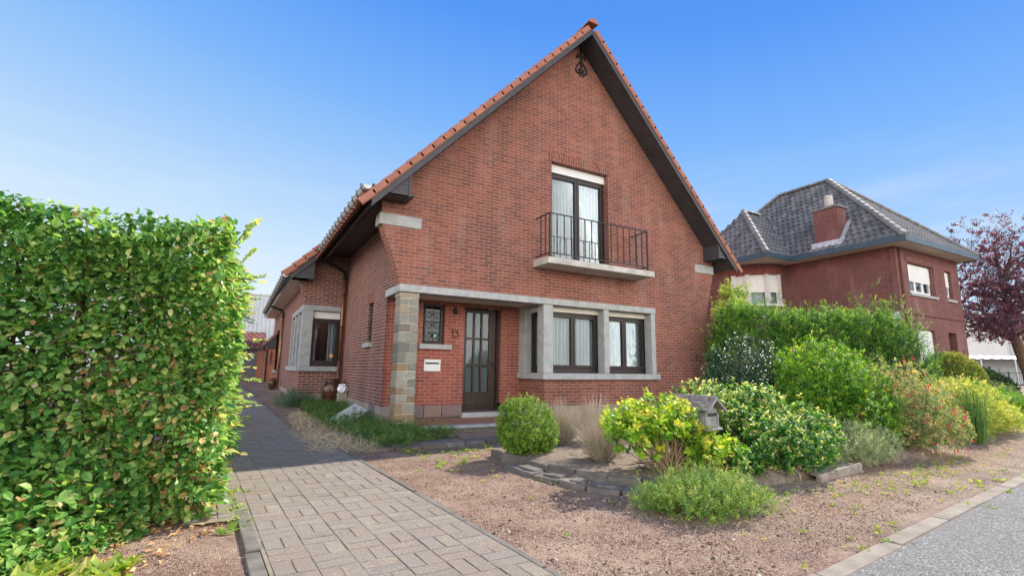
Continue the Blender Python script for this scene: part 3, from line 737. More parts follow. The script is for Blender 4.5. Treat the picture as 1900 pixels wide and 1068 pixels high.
def window(fr, u0, u1, z0, z1, ncas, parent, B, mat='wood', shutter=None, shut_mat='cream', cur=True, fw=.05, sw=.055, kick=0.0, depth=.07, curmat='curtain', room=True, shut_full=None):
    """casement window in frame fr (n outward, n=0 is the frame's outer face)"""
    f = B(); zt = z1 - (shutter or 0)
    f.fbox(fr, u0, u0 + fw, z0, zt, -depth, 0); f.fbox(fr, u1 - fw, u1, z0, zt, -depth, 0)
    f.fbox(fr, u0 + fw, u1 - fw, z0, z0 + fw + kick, -depth, 0); f.fbox(fr, u0 + fw, u1 - fw, zt - fw, zt, -depth, 0)
    fo = f.build('window_frame', M[mat], parent, .004)
    cw = (u1 - u0 - 2 * fw) / ncas
    for i in range(ncas):
        a = u0 + fw + i * cw + .004; b = a + cw - .008; zb = z0 + fw + kick + .004; zz = zt - fw - .004
        s = B()
        s.fbox(fr, a, a + sw, zb, zz, -depth + .01, .018); s.fbox(fr, b - sw, b, zb, zz, -depth + .01, .018)
        s.fbox(fr, a + sw, b - sw, zb, zb + sw, -depth + .01, .018); s.fbox(fr, a + sw, b - sw, zz - sw, zz, -depth + .01, .018)
        s.build('sash', M[mat], fo, .004)
        g = B(); g.fbox(fr, a + sw - .006, b - sw + .006, zb + sw - .006, zz - sw + .006, -.022, -.016); g.build('pane', M['glass'], fo)
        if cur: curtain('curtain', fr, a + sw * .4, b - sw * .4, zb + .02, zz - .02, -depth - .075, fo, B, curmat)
    if shutter:
        s = B(); s.fbox(fr, u0 + .002, u1 - .002, zt + .003, z1 - .003, -depth, .045)
        nl = max(2, int(shutter / .055))
        for k in range(nl): s.fbox(fr, u0 + .004, u1 - .004, zt + .006 + k * (shutter - .01) / nl, zt + (k + .9) * (shutter - .01) / nl, .045, .052)
        s.build('roller_shutter', M[shut_mat], parent)
    if shut_full:
        s = B(); k = 0; z = zt - fw + .01
        while z > shut_full:
            s.fbox(fr, u0 + .02, u1 - .02, max(z - .05, shut_full), z - .004, .02, .034); z -= .05
        s.build('roller_shutter', M[shut_mat], parent)
    return fo

def house_windows():
    FY_ = lambda y: ((0, y, 0), (1, 0, 0), (0, -1, 0))
    window(FY_(8.97), 5.885, 7.515, 3.47, 5.825, 2, H, HB, shutter=.20, shut_mat='white', sw=.062, fw=.045, kick=.05)
    window(FY_(9.04), 5.90, 7.335, 1.056, 2.512, 2, H, HB, shutter=.115, fw=.05, sw=.06, kick=.06)
    window(FY_(9.04), 7.455, 8.815, 1.056, 2.512, 2, H, HB, shutter=.115, fw=.05, sw=.06, kick=.06)
    window(((5.84, 0, 0), (0, 1, 0), (-1, 0, 0)), 9.02, 9.575, 1.056, 2.512, 1, H, HB, shutter=.115, fw=.045, sw=.05, kick=.06)
    # porch window with leaded scroll grille
    fo = window(FY_(9.92), 3.345, 3.825, 1.625, 2.495, 1, H, HB, cur=False, fw=.035, sw=.035)
    g = HB()
    def scroll(cx, cz, r, turns, sgn, a0, y=9.885):
        pts = []
        for i in range(26):
            f = i / 25; a = a0 + sgn * f * turns * 2 * PI; q = r * (1 - .75 * f)
            pts.append((cx + q * math.cos(a), y, cz + q * math.sin(a)))
        g.tube(pts, .006, 5)
    for cz in (1.78, 2.0, 2.22):
        scroll(3.50, cz, .085, 1.2, 1, 0); scroll(3.67, cz, .085, 1.2, -1, PI)
        g.tube([(3.35, 9.885, cz + .1), (3.82, 9.885, cz + .1)], .005, 5)
    g.tube([(3.585, 9.885, 1.63), (3.585, 9.885, 2.49)], .006, 5)
    g.build('window_grille', M['darkmetal'], H)
    d = HB(); d.lathe([(.001, 0), (.034, 0), (.034, .006), (.001, .006)], (0, 0, 0), 20)
    d.v = [(3.63 + x, 9.90 - z, 1.80 + y) for x, y, z in d.v]; d.build('hanging_disc', M['teal'], H)
    m = HB(); m.box(3.27, 3.985, 9.77, 9.92, 1.515, 1.618); m.build('window_sill', M['bluestone'], H, .006)
    # slim side window with grille
    FX_ = ((2.67, 0, 0), (0, 1, 0), (-1, 0, 0))
    window(FX_, 10.955, 11.415, 1.665, 2.555, 1, H, HB, cur=False, fw=.035, sw=.035)
    g = HB()
    for cz in (1.8, 2.0, 2.2, 2.4):
        for cy, sg in ((11.09, 1), (11.28, -1)):
            pts = []
            for i in range(22):
                f = i / 21; a = sg * f * 7; q = .085 * (1 - .7 * f)
                pts.append((2.60, cy + q * math.cos(a), cz + q * math.sin(a)))
            g.tube(pts, .006, 5)
    for cy in (10.99, 11.185, 11.38): g.tube([(2.60, cy, 1.67), (2.60, cy, 2.55)], .007, 5)
    g.build('window_grille', M['darkmetal'], H)
    m = HB(); m.box(2.47, 2.67, 10.88, 11.5, 1.56, 1.662); m.build('window_sill', M['bluestone'], H, .006)
    m = HB(); m.box(2.542, 2.6, 10.9, 11.48, 2.556, 2.77); m.build('soldier_course', M['soldier'], H)
    # dark rooms behind the glass
    r = HB(); r.box(6.2, 10.5, 12.4, 12.5, .1, 4.3); r.box(2.9, 10.5, 10.2, 17.6, 2.9, 3.1); r.box(2.9, 10.5, 10.2, 17.6, .05, .1); r.box(5.95, 10.5, 9.15, 10.2, 2.9, 3.1); r.box(6.05, 10.5, 9.15, 17, .05, .1)
    r.build('room', M['room'], H)
house_windows()

def house_door():
    x0, x1, y, z0, z1 = 4.33, 5.20, 10.02, .20, 2.505
    fr = ((0, y, 0), (1, 0, 0), (0, -1, 0))
    d = HB(); d.fbox(fr, 4.295, 4.345, .13, 2.515, -.08, .05); d.fbox(fr, 5.155, 5.205, .13, 2.515, -.08, .05); d.fbox(fr, 4.345, 5.155, 2.44, 2.515, -.08, .05)
    d.build('door_frame', M['wood'], H, .004)
    d = HB(); a, b = 4.35, 5.15; gx = np.linspace(a + .075, b - .17, 4); gz_ = np.linspace(.62, 2.37, 4)
    bar = .022
    d.fbox(fr, a, gx[0], .205, 2.435, -.05, .0); d.fbox(fr, gx[3], b, .205, 2.435, -.05, .0)
    d.fbox(fr, gx[0], gx[3], .205, gz_[0], -.05, -.005); d.fbox(fr, gx[0], gx[3], gz_[3], 2.435, -.05, .0)
    for k in (1, 2):
        d.fbox(fr, gx[k] - bar, gx[k] + bar, gz_[0], gz_[3], -.045, .004); 
        for i in range(3):
            xa = gx[i] + (bar if i else 0); xb = gx[i + 1] - (bar if i < 2 else 0)
            d.fbox(fr, xa, xb, gz_[k] - bar, gz_[k] + bar, -.045, .003)
    d.fbox(fr, gx[0] - .02, gx[3] + .02, gz_[0] - .035, gz_[0] - .012, 0, .018)
    d.fbox(fr, a + .03, b - .03, .27, .30, 0, .02); d.fbox(fr, a + .06, b - .14, .335, .50, -.005, .012)
    d.fbox(fr, a, b, .205, .262, 0, .02)
    dr = d.build('front_door', noise_mat('brown_door_wood', (.022, .012, .009), (.055, .030, .022), 9, .4, .15, 70), H, .004)
    g = HB()
    for i in range(3):
        for k in range(3): g.fbox(fr, gx[i] + .01, gx[i + 1] - .01, gz_[k] + .01, gz_[k + 1] - .01, -.03, -.026)
    g.build('pane', M['glass'], dr)
    s = HB(); z = gz_[0] - .02
    while z < gz_[3] + .02:
        s.hexa([(gx[0] - .02, y + .052, z), (gx[3] + .02, y + .052, z), (gx[3] + .02, y + .056, z + .004), (gx[0] - .02, y + .056, z + .004)],
               [(gx[0] - .02, y + .062, z + .026), (gx[3] + .02, y + .062, z + .026), (gx[3] + .02, y + .066, z + .026), (gx[0] - .02, y + .066, z + .026)]); z += .024
    s.build('blind', M['blind'], dr)
    h = HB(); h.fbox(fr, b - .075, b - .045, 1.10, 1.32, 0, .012); h.tube([(b - .06, y - .01, 1.24), (b - .06, y - .05, 1.24), (b - .15, y - .055, 1.24)], .009, 8)
    h.build('handle', M['darkmetal'], dr)
    k = HB(); k.lathe([(.018, 0), (.018, .03), (.012, .035)], (0, 0, 0), 12); k.v = [(b - .06 + x, y - z, 1.72 + yy) for x, yy, z in k.v]; k.build('knob', M['darkmetal'], dr)
    c = HB(); c.fbox(fr, 4.93, 5.02, 2.455, 2.485, .05, .075); c.tube([(4.97, y - .07, 2.47), (5.13, y - .16, 2.46), (5.22, y - .04, 2.45)], .006, 5); c.build('door_closer', M['zinc'], H)
    t = HB(); t.box(4.24, 5.25, 9.70, 10.06, .10, .20); t.build('door_step', M['bluestone'], H, .008)
    # porch floor, nosing and riser
    f = HB(); f.box(2.9, 5.69, 8.56, 9.86, .03, .105); f.build('porch_floor', M['floor_tile'], H)
    f = HB()
    for a, b_ in ((2.895, 4.2), (4.205, 5.69)): f.box(a, b_, 8.40, 8.558, .055, .11)
    f.build('step_nosing', M['bluestone2'], H, .006)
    f = HB(); f.box(2.92, 5.66, 8.44, 8.556, -.03, .053); f.build('step_riser', M['slate'], H)
    # letter slot, lamp, number
    p = HB(); p.box(3.40, 3.76, 9.838, 9.87, 1.06, 1.205); p.box(3.40, 3.76, 9.82, 9.845, 1.238, 1.30); p.box(3.40, 3.43, 9.838, 9.87, 1.205, 1.238); p.box(3.73, 3.76, 9.838, 9.87, 1.205, 1.238)
    lp = p.build('letter_slot', M['white'], H, .004)
    p = HB(); p.box(3.43, 3.73, 9.844, 9.88, 1.206, 1.237); p.build('slot_opening', M['darkmetal'], lp)
    l = HB(); l.lathe([(.012, .07), (.05, .045), (.062, .02), (.055, -.03), (.02, -.055)], (4.06, 9.815, 2.34), 6); l.tube([(4.06, 9.82, 2.40), (4.06, 9.80, 2.45)], .008, 6); l.box(4.03, 4.09, 9.815, 9.852, 2.30, 2.38)
    l.build('wall_lamp', M['darkmetal'], H)
    n = HB(); yy = 9.838
    n.tube([(3.985, yy, 1.90), (4.02, yy, 1.945), (4.02, yy, 1.775)], .011, 6)
    n.tube([(3.995, yy, 1.775), (4.045, yy, 1.775)], .008, 6)
    n.tube([(4.07, yy, 1.93), (4.135, yy, 1.945), (4.10, yy, 1.88), (4.135, yy, 1.85), (4.142, yy, 1.81), (4.115, yy, 1.778), (4.065, yy, 1.79)], .011, 6)
    n.build('house_number', M['darkmetal'], H)
house_door()

def house_balcony():
    s = HB(); s.hexa([(5.40, 8.20, 3.29), (8.38, 8.20, 3.29), (8.38, 8.82, 3.29), (5.40, 8.82, 3.29)], [(5.40, 8.20, 3.425), (8.38, 8.20, 3.425), (8.38, 8.82, 3.46), (5.40, 8.82, 3.46)])
    s.build('balcony_slab', M['concrete'], H, .012)
    x0, x1, y0, y1, zb, zt = 5.47, 8.22, 8.25, 8.83, 3.52, 4.38
    r = HB(); b = .012
    for z in (zb, zt):
        r.box(x0 - b, x1 + b, y0 - b, y0 + b, z - .01, z + .01)
        for x in (x0, x1): r.box(x - b, x + b, y0 + b, y1, z - .01, z + .01)
    for x in (x0, x1): r.box(x - .014, x + .014, y0 - .014, y0 + .014, 3.42, zt + .012)
    ro = r.build('railing', M['darkmetal'], H)
    N = 15
    for i in range(1, N):
        x = x0 + (x1 - x0) * i / N; p = HB(); p.box(x - .009, x + .009, y0 - .009, y0 + .009, zb + .009, zt - .009); p.build('baluster', M['darkmetal'], ro)
    for x in (x0, x1):
        for y in (8.42, 8.6): p = HB(); p.box(x - .009, x + .009, y - .009, y + .009, zb + .009, zt - .009); p.build('baluster', M['darkmetal'], ro)
    # wrought iron anchor under the apex
    a = HB(); Y = 8.77; cx = 6.74; top = 8.93
    a.tube([(cx, Y, 8.93), (cx, Y, 8.30)], .026, 6)
    for sg in (-1, 1):
        a.tube([(cx, Y, 8.58), (cx + sg * .03, Y, 8.62)] , .02, 6)
        big = [(0, 8.63), (.07, 8.55), (.14, 8.45), (.165, 8.37), (.14, 8.30), (.08, 8.28), (.04, 8.32), (.05, 8.38), (.09, 8.38)]
        a.tube([(cx + sg * u, Y, z) for u, z in big], .018, 6)
        a.tube([(cx + sg * u, Y, z) for u, z in [(0, 8.66), (.04, 8.74), (.1, 8.78), (.135, 8.73), (.12, 8.68), (.09, 8.70)]], .016, 6)
        a.tube([(cx + sg * u, Y, z) for u, z in [(.0, 8.9), (.035, 8.97)]], .014, 6)
        a.tube([(cx + sg * u, Y, z) for u, z in [(0, 8.33), (.04, 8.27), (.045, 8.2)]], .016, 6)
    a.build('wall_anchor', M['darkmetal'], H)
house_balcony()

def house_roof():
    F = 8.28; B_ = 18.2; XL, XR = 1.82, 11.42
    zl, zr = soff(XL), soff(XR)
    # roof decks
    d = HB(); t = .10
    for a, b in (((XL, zl), (AX, AZ)), ((AX, AZ), (XR, zr))):
        d.prism([(a[0], F + .05, a[1] + .01), (b[0], F + .05, b[1] + .01), (b[0], F + .05, b[1] + t), (a[0], F + .05, a[1] + t)], (0, B_ - F - .1, 0))
    # soffit boarding under the front overhang and at the eaves
    rf = d.build('roof', M['barge'], H)
    s = HB()
    for a, b in (((2.48, soff(2.48)), (AX, AZ)), ((AX, AZ), (10.86, soff(10.86)))):
        n = int(np.hypot(b[0] - a[0], b[1] - a[1]) / .1)
        for i in range(n):
            p = np.array(a) + (np.array(b) - np.array(a)) * (i + .03) / n; q = np.array(a) + (np.array(b) - np.array(a)) * (i + .97) / n
            s.prism([(p[0], F + .02, p[1]), (q[0], F + .02, q[1]), (q[0], F + .02, q[1] - .012), (p[0], F + .02, p[1] - .012)], (0, 8.85 - F, 0))
    zb = 4.19; zbr = 4.08
    def eave(xa, xb, z, y0, y1):
        n = int((xb - xa) / .1)
        for i in range(n):
            s.box(xa + (xb - xa) * (i + .03) / n, xa + (xb - xa) * (i + .97) / n, y0, y1, z, z + .012)
        s.box(xa, xb, y0, y1, z + .012, z + .02)
    eave(XL + .06, 2.56, zb, F + .02, 14.2); eave(10.84, XR - .05, zbr, F + .02, B_ - .1)
    s.build('soffit', M['barge'], H)
    # boxed eave ends
    for poly, sg in (([(XL + .06, zb), (2.46, zb), (2.46, soff(2.46) + .02)], 0), ([(10.84, zbr), (XR - .03, zbr), (10.84, soff(10.84) + .02)], 1)):
        m = HB(); m.prism([(x, F + .03, z) for x, z in poly], (0, .06, 0))
        xe = poly[1][0] if not sg else poly[0][0]
        m.box(xe - .02, xe + .02, F + .015, F + .5, poly[0][1] - .012, poly[2][1] - .03)
        for k in range(1, 5):
            z = poly[0][1] + k * .1
            if z < poly[2][1] - .05:
                w = (poly[2][1] - z) / (poly[2][1] - poly[0][1])
                if not sg: m.box(2.45 - .58 * w * .95, 2.45, F + .024, F + .035, z - .004, z)
                else: m.box(10.85, 10.85 + .54 * w * .95, F + .024, F + .035, z - .004, z)
        m.build('eave_box', M['barge'], H)
    # barge boards
    for a, b in (((XL - .03, zl - .03 * SL), (AX, AZ)), ((AX, AZ), (XR + .05, zr - .05 * SR))):
        m = HB(); m.prism([(a[0], F - .02, a[1] - .035), (b[0], F - .02, b[1] - .035), (b[0], F - .02, b[1] + .115), (a[0], F - .02, a[1] + .115)], (0, .045, 0)); m.build('barge_board', M['barge'], H)
    # verge tiles along both slopes, overlapping
    for (a, b), nm in ((((XL - .1, zl - .1 * SL), (AX, AZ)), 'verge_tiles'), (((XR + .1, zr - .1 * SR), (AX, AZ)), 'verge_tiles')):
        m = HB(); a = np.array(a); b = np.array(b); L = np.linalg.norm(b - a); n = 24; e = (b - a) / L; up = np.array([-e[1], e[0]])
        if up[1] < 0: up = -up
        for i in range(n):
            m.cur = rng.random(); s0 = i * L / n - .035; s1 = (i + 1) * L / n
            h0, h1 = .218, .207
            prof = [(-.05, -.10), (-.05, -.012), (-.03, .012), (.03, .022), (.10, .015), (.2, -.02)]   # (y from F, up)
            vs = []
            for s_, h in ((s0, h0), (s1, h1)):
                for yy, uu in prof:
                    p = a + e * s_ + up * (h + uu - .02); vs.append((p[0], F + yy, p[1]))
                for yy, uu in prof[::-1]:
                    p = a + e * s_ + up * (h + uu - .04); vs.append((p[0], F + min(yy + .02, .2), p[1]))
            k = len(prof) * 2
            m.add(vs, [tuple(range(k))[::-1], tuple(range(k, 2 * k))] + [(j, (j + 1) % k, k + (j + 1) % k, k + j) for j in range(k)])
        m.build(nm, M['tile'], H)
    # ridge cap end and ridge
    m = HB(); y = F - .08
    while y < B_:
        m.cur = rng.random(); r0 = .115; pr = []
        for s_, yy in ((1.08, y), (.96, y + .36)):
            for k in range(9):
                a = PI * (k / 8) ; pr.append((AX + r0 * s_ * math.cos(a) * 1.15, yy, AZ + .22 + r0 * s_ * math.sin(a)))
        m.add(pr, [(k, k + 1, 10 + k, 9 + k) for k in range(8)] + [tuple(range(9)), tuple(range(9, 18))]); y += .34
    m.build('ridge_tiles', M['tile'], H)
    # tile field on both slopes
    m = HB()
    for sg, (xa, za), S_ in ((-1, (XL - .08, zl - .08 * SL), SL), (1, (XR + .08, zr - .08 * SR), SR)):
        L = math.hypot(AX - xa, AZ - za); e = np.array([AX - xa, AZ - za]) / L; up = np.array([-e[1], e[0]]);
        if up[1] < 0: up = -up
        rows = int(L / .34)
        for i in range(rows):
            p = np.array([xa, za]) + e * i * L / rows + up * .19; q = np.array([xa, za]) + e * ((i + 1) * L / rows + .03) + up * .16
            y = F + .2
            while y < B_ - .2:
                m.cur = rng.random()
                w = .25; ys = [y, y + w * .3, y + w * .6, y + w * .85, y + w]; hs = [0, -.025, -.02, .01, .0]
                vs = []
                for yy, hh in zip(ys, hs): vs += [(p[0] + up[0] * hh, yy, p[1] + up[1] * hh), (q[0] + up[0] * hh, yy, q[1] + up[1] * hh)]
                m.add(vs, [(2 * k, 2 * k + 2, 2 * k + 3, 2 * k + 1) for k in range(4)]); y += w
    m.build('roof_tiles', M['tile'], H)
    # left gutter with brackets
    def gutter(x, y0, y1, z, r, nbr, name='gutter'):
        m = HB(); N = 10; th = .006; vs = []; L = []
        for yy in (y0, y1):
            for k in range(N + 1):
                a = PI + PI * k / N; vs.append((x + r * math.cos(a), yy, z + r * math.sin(a)))
        fs = [(k, k + 1, N + 2 + k, N + 1 + k) for k in range(N)] + [tuple(range(N + 1)), tuple(range(N + 1, 2 * N + 2))]
        m.add(vs, fs); m.tube([(x - r, y0, z), (x - r, y1, z)], .013, 6)
        g = m.build(name, M['zinc'], H, smooth=False)
        for i in range(nbr):
            y = y0 + (y1 - y0) * (i + .4) / nbr; b = HB()
            b.tube([(x + (r + .008) * math.cos(PI + PI * k / 8), y, z + (r + .008) * math.sin(PI + PI * k / 8)) for k in range(9)], .011, 4)
            b.tube([(x - r - .006, y, z - .02), (x - r - .02, y, z + .04), (x - r + .03, y, z + .05)], .009, 4)
            b.build('gutter_bracket', M['darkmetal'], g)
        return g
    gutter(1.70, F - .03, 13.85, 4.235, .075, 15)
    m = HB(); m.box(1.80, 1.84, F + .04, 13.95, 4.12, 4.30); m.build('fascia', M['barge'], H)
    m = HB(); m.box(11.40, 11.43, F + .04, 18, 4.05, 4.2); m.build('fascia', M['barge'], H)
    # downpipe: swan neck from the gutter to the corner, then copper coloured pipe
    m = HB(); m.tube([(1.74, 13.72, 4.18), (1.75, 13.74, 4.06), (1.82, 13.8, 3.98), (2.30, 14.02, 3.80), (2.42, 14.06, 3.74), (2.44, 14.06, 3.64)], .045, 10); m.tube([(2.44, 14.06, 3.66), (2.44, 14.06, 3.52)], .052, 10)
    m.build('pipe_bend', M['darkmetal'], H, smooth=True)
    m = HB(); m.tube([(2.44, 14.06, 3.53), (2.44, 14.06, 1.3)], .042, 10); m.build('downpipe', M['copper'], H, smooth=True)
    m = HB(); m.tube([(2.44, 14.06, 1.32), (2.44, 14.06, .1)], .05, 10); dp = m.build('downpipe_foot', noise_mat('red_brown_pipe', (.10, .03, .028), (.16, .05, .04), 5, .5, .1), H, smooth=True)
    for z in (1.3, 2.2, 3.1):
        m = HB(); m.tube([(2.44, 14.06, z - .02), (2.44, 14.06, z + .02)], .056, 10); m.build('pipe_clip', M['darkmetal'], H)
    return gutter
GUT = house_roof()

# ---- annex: lower side wing of the same house
def house_annex():
    Y0 = 14.15; XA = 1.46
    m = HB()
    asl = 1.0; ez = 3.40                                   # eave soffit height
    def top(x): return min(4.27, 3.47 + (x - 1.05) * 1.0)
    strips(m, [1.46, 1.6, 1.86, 2.56], lambda x: .40, lambda x: top(x), [(1.70, 2.42, 1.13, 2.62)], convY, Y0, Y0 + .28)
    m.prism([(1.46, Y0, 2.76), (1.42, Y0, 2.95), (1.36, Y0, 3.15), (1.28, Y0, 3.42), (1.46, Y0, 3.42)], (0, .2, 0))
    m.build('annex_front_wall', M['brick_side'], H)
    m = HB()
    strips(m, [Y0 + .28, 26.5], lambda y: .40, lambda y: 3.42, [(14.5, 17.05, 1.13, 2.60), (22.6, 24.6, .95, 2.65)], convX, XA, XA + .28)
    m.build('annex_side_wall', M['brick_side'], H)
    m = HB(); m.box(XA - .015, 2.56, Y0 - .015, Y0 + .2, 0, .398); m.box(XA - .015, XA + .25, Y0 + .2, 26.5, 0, .398); m.build('annex_plinth', M['plinth'], H)
    m = HB(); m.box(XA + .3, 2.8, 26.2, 26.5, 0, 3.3); m.box(2.75, 3.0, Y0 + .4, 26.5, .0, 3.5); m.build('annex_inner_wall', M['room'], H)
    # stone corner window
    m = HB(); m.box(XA - .03, 1.70, Y0 - .04, Y0 + .24, 1.128, 2.62); m.build('window_post', M['bluestone2'], H, .008)
    m = HB(); m.box(2.42, 2.50, Y0 - .03, Y0 + .2, 1.128, 2.62); m.build('window_post', M['bluestone2'], H, .008)
    m = HB(); m.box(XA - .03, 2.50, Y0 - .04, Y0 + .24, 2.622, 2.765); m.box(XA - .03, XA + .22, Y0 + .242, 17.2, 2.622, 2.765); m.build('lintel', M['bluestone2'], H, .008)
    m = HB(); m.box(XA - .09, 2.50, Y0 - .10, Y0 + .24, 1.0, 1.126); m.box(XA - .09, XA + .22, Y0 + .242, 17.25, 1.0, 1.126); m.build('window_sill', M['bluestone2'], H, .008)
    for y in (15.2, 16.1, 17.0):
        m = HB(); m.box(XA - .02, XA + .24, y, y + .16, 1.128, 2.62); m.build('window_post', M['bluestone2'], H, .008)
    FYa = ((0, Y0 + .12, 0), (1, 0, 0), (0, -1, 0)); FXa = ((XA + .16, 0, 0), (0, 1, 0), (-1, 0, 0))
    fo = window(FYa, 1.703, 2.417, 1.13, 2.62, 1, H, HB, shutter=.2, shut_mat='white', cur=False, fw=.05, sw=.05, kick=.05)
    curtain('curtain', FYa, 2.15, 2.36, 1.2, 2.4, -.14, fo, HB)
    d = HB(); d.lathe([(.001, 0), (.05, 0), (.05, .004), (.001, .004)], (0, 0, 0), 16); d.v = [(2.25 + x, Y0 + .11 - z, 1.42 + y) for x, y, z in d.v]; d.build('round_sticker', M['orange_dot'], fo)
    for a, b in ((14.42, 15.2), (15.365, 16.1), (16.265, 17.0)):
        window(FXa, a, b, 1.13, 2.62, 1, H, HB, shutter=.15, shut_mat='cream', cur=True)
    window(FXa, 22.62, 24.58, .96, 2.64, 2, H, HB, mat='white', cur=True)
    m = HB(); m.box(XA - .09, XA + .1, 22.5, 24.7, .86, .952); m.build('window_sill', M['bluestone2'], H)
    # roof
    F = 13.74
    m = HB()
    m.prism([(.98, F, 3.43), (2.6, F, 5.05), (2.6, F, 5.15), (.98, F, 3.53)], (0, 12.9, 0)); m.build('annex_roof', M['barge'], H)
    m = HB(); m.prism([(1.04, F - .03, 3.36), (2.1, F - .03, 4.42), (2.1, F - .03, 4.56), (1.0, F - .03, 3.46)], (0, .045, 0)); m.build('barge_board', M['barge'], H)
    m = HB(); m.prism([(1.06, F + .01, 3.415), (1.6, F + .01, 3.415), (1.6, F + .01, 3.96)], (0, .4, 0)); m.build('eave_box', M['barge'], H)
    m = HB(); m.box(1.05, 1.47, F + .02, 26.6, 3.415, 3.435); m.build('soffit', M['soffit'], H)
    m = HB(); a = np.array([.93, 3.45]); e = np.array([.707, .707]); up = np.array([-.707, .707])
    for i in range(5):
        m.cur = rng.random(); vs = []
        prof = [(-.06, -.125), (-.06, -.01), (-.03, .02), (.04, .03), (.2, .0)]
        for s_, h in ((i * .33 - .03, .155), (i * .33 + .33, .125)):
            for yy, uu in prof:
                p = a + e * s_ + up * (h + uu - .02); vs.append((p[0], F + yy, p[1]))
            for yy, uu in prof[::-1]:
                p = a + e * s_ + up * (h + uu - .04); vs.append((p[0], F + min(yy + .02, .2), p[1]))
        k = 10; m.add(vs, [tuple(range(k))[::-1], tuple(range(k, 2 * k))] + [(j, (j + 1) % k, k + (j + 1) % k, k + j) for j in range(k)])
    m.build('verge_tiles', M['tile'], H)
    m = HB(); m.prism([(.95, F + .1, 3.56), (2.6, F + .1, 5.21), (2.6, F + .1, 5.23), (.95, F + .1, 3.58)], (0, 12.6, 0)); m.build('roof_tiles', M['tile'], H)
    GUT(.90, F - .02, 24.5, 3.47, .07, 22)
    m = HB(); m.tube([(.93, 20.2, 3.40), (.95, 20.2, 3.32), (1.3, 20.25, 3.2), (1.38, 20.25, 3.1), (1.38, 20.25, 2.9)], .045, 8); m.build('pipe_bend', M['darkmetal'], H, smooth=True)
    m = HB(); m.tube([(1.38, 20.25, 2.92), (1.38, 20.25, .2)], .046, 8); m.build('downpipe', M['copper'], H, smooth=True)
house_annex()

# ------------------------------------------------------------------ buildings behind
def rows_of_tiles(m, poly, rowh=.30, tw=.235, thick=.03, wave=.028):
    """courses of S-shaped tiles over a planar roof polygon (3D points; poly[0]-poly[1] is the eave)"""
    P = [np.array(p, float) for p in poly]; u = P[1] - P[0]; u /= np.linalg.norm(u)
    nrm = np.cross(P[1] - P[0], P[2] - P[0]); nrm /= np.linalg.norm(nrm)
    if nrm[2] < 0: nrm = -nrm
    v = np.cross(nrm, u)
    if v[2] < 0: v = -v
    Q = np.array([[(p - P[0]) @ u, (p - P[0]) @ v] for p in P])
    vmax = Q[:, 1].max(); umin, umax = Q[:, 0].min(), Q[:, 0].max()
    rows = int(vmax / rowh)
    def span(y):
        xs = []
        for i in range(len(Q)):
            a, b = Q[i], Q[(i + 1) % len(Q)]
            if (a[1] > y) != (b[1] > y): xs.append(a[0] + (b[0] - a[0]) * (y - a[1]) / (b[1] - a[1]))
        return (min(xs), max(xs)) if len(xs) >= 2 else None
    for r in range(rows + 1):
        y0 = r * rowh; y1 = min((r + 1) * rowh + .04, vmax)
        sp = span(min(y0 + .5 * rowh, vmax - .01))
        if not sp: continue
        k0 = math.floor(umin / tw); x = k0 * tw + (.5 * tw if r % 2 else 0)
        while x < sp[1]:
            a, b = max(x, sp[0]), min(x + tw, sp[1])
            if b - a > .03:
                m.cur = random.random(); prof = [(0, .012), (.18, .03), (.36, .012), (.6, -.012), (.85, -.004), (1, .012)]
                bot = [P[0] + u * (a + (b - a) * f) + v * y0 + nrm * (h * wave / .028 + thick) for f, h in prof]
                top = [P[0] + u * (a + (b - a) * f) + v * y1 + nrm * (h * wave / .028 + .004) for f, h in prof]
                low = [p - nrm * .03 for p in bot]; k = len(prof)
                m.add(bot + top + low, [(i, i + 1, k + i + 1, k + i) for i in range(k - 1)] + [(2 * k + i, 2 * k + i + 1, i + 1, i) for i in range(k - 1)])
            x += tw
def cap_tiles(m, a, b, r=.13, ln=.36):
    a = np.array(a, float); b = np.array(b, float); L = np.linalg.norm(b - a); e = (b - a) / L; n = max(1, int(L / ln))
    s = np.cross(e, [0, 0, 1]); s /= np.linalg.norm(s); up = np.cross(s, e)
    for i in range(n):
        m.cur = random.random(); vs = []
        for f, rr in ((i / n, r * 1.1), ((i + 1.06) / n, r * .92)):
            for k in range(7):
                an = PI * k / 6; vs.append(a + e * L * f + s * rr * math.cos(an) + up * (rr * math.sin(an) * .9 + .01))
        m.add(vs, [(k, k + 1, 8 + k, 7 + k) for k in range(6)] + [tuple(range(7)), tuple(range(7, 14))])

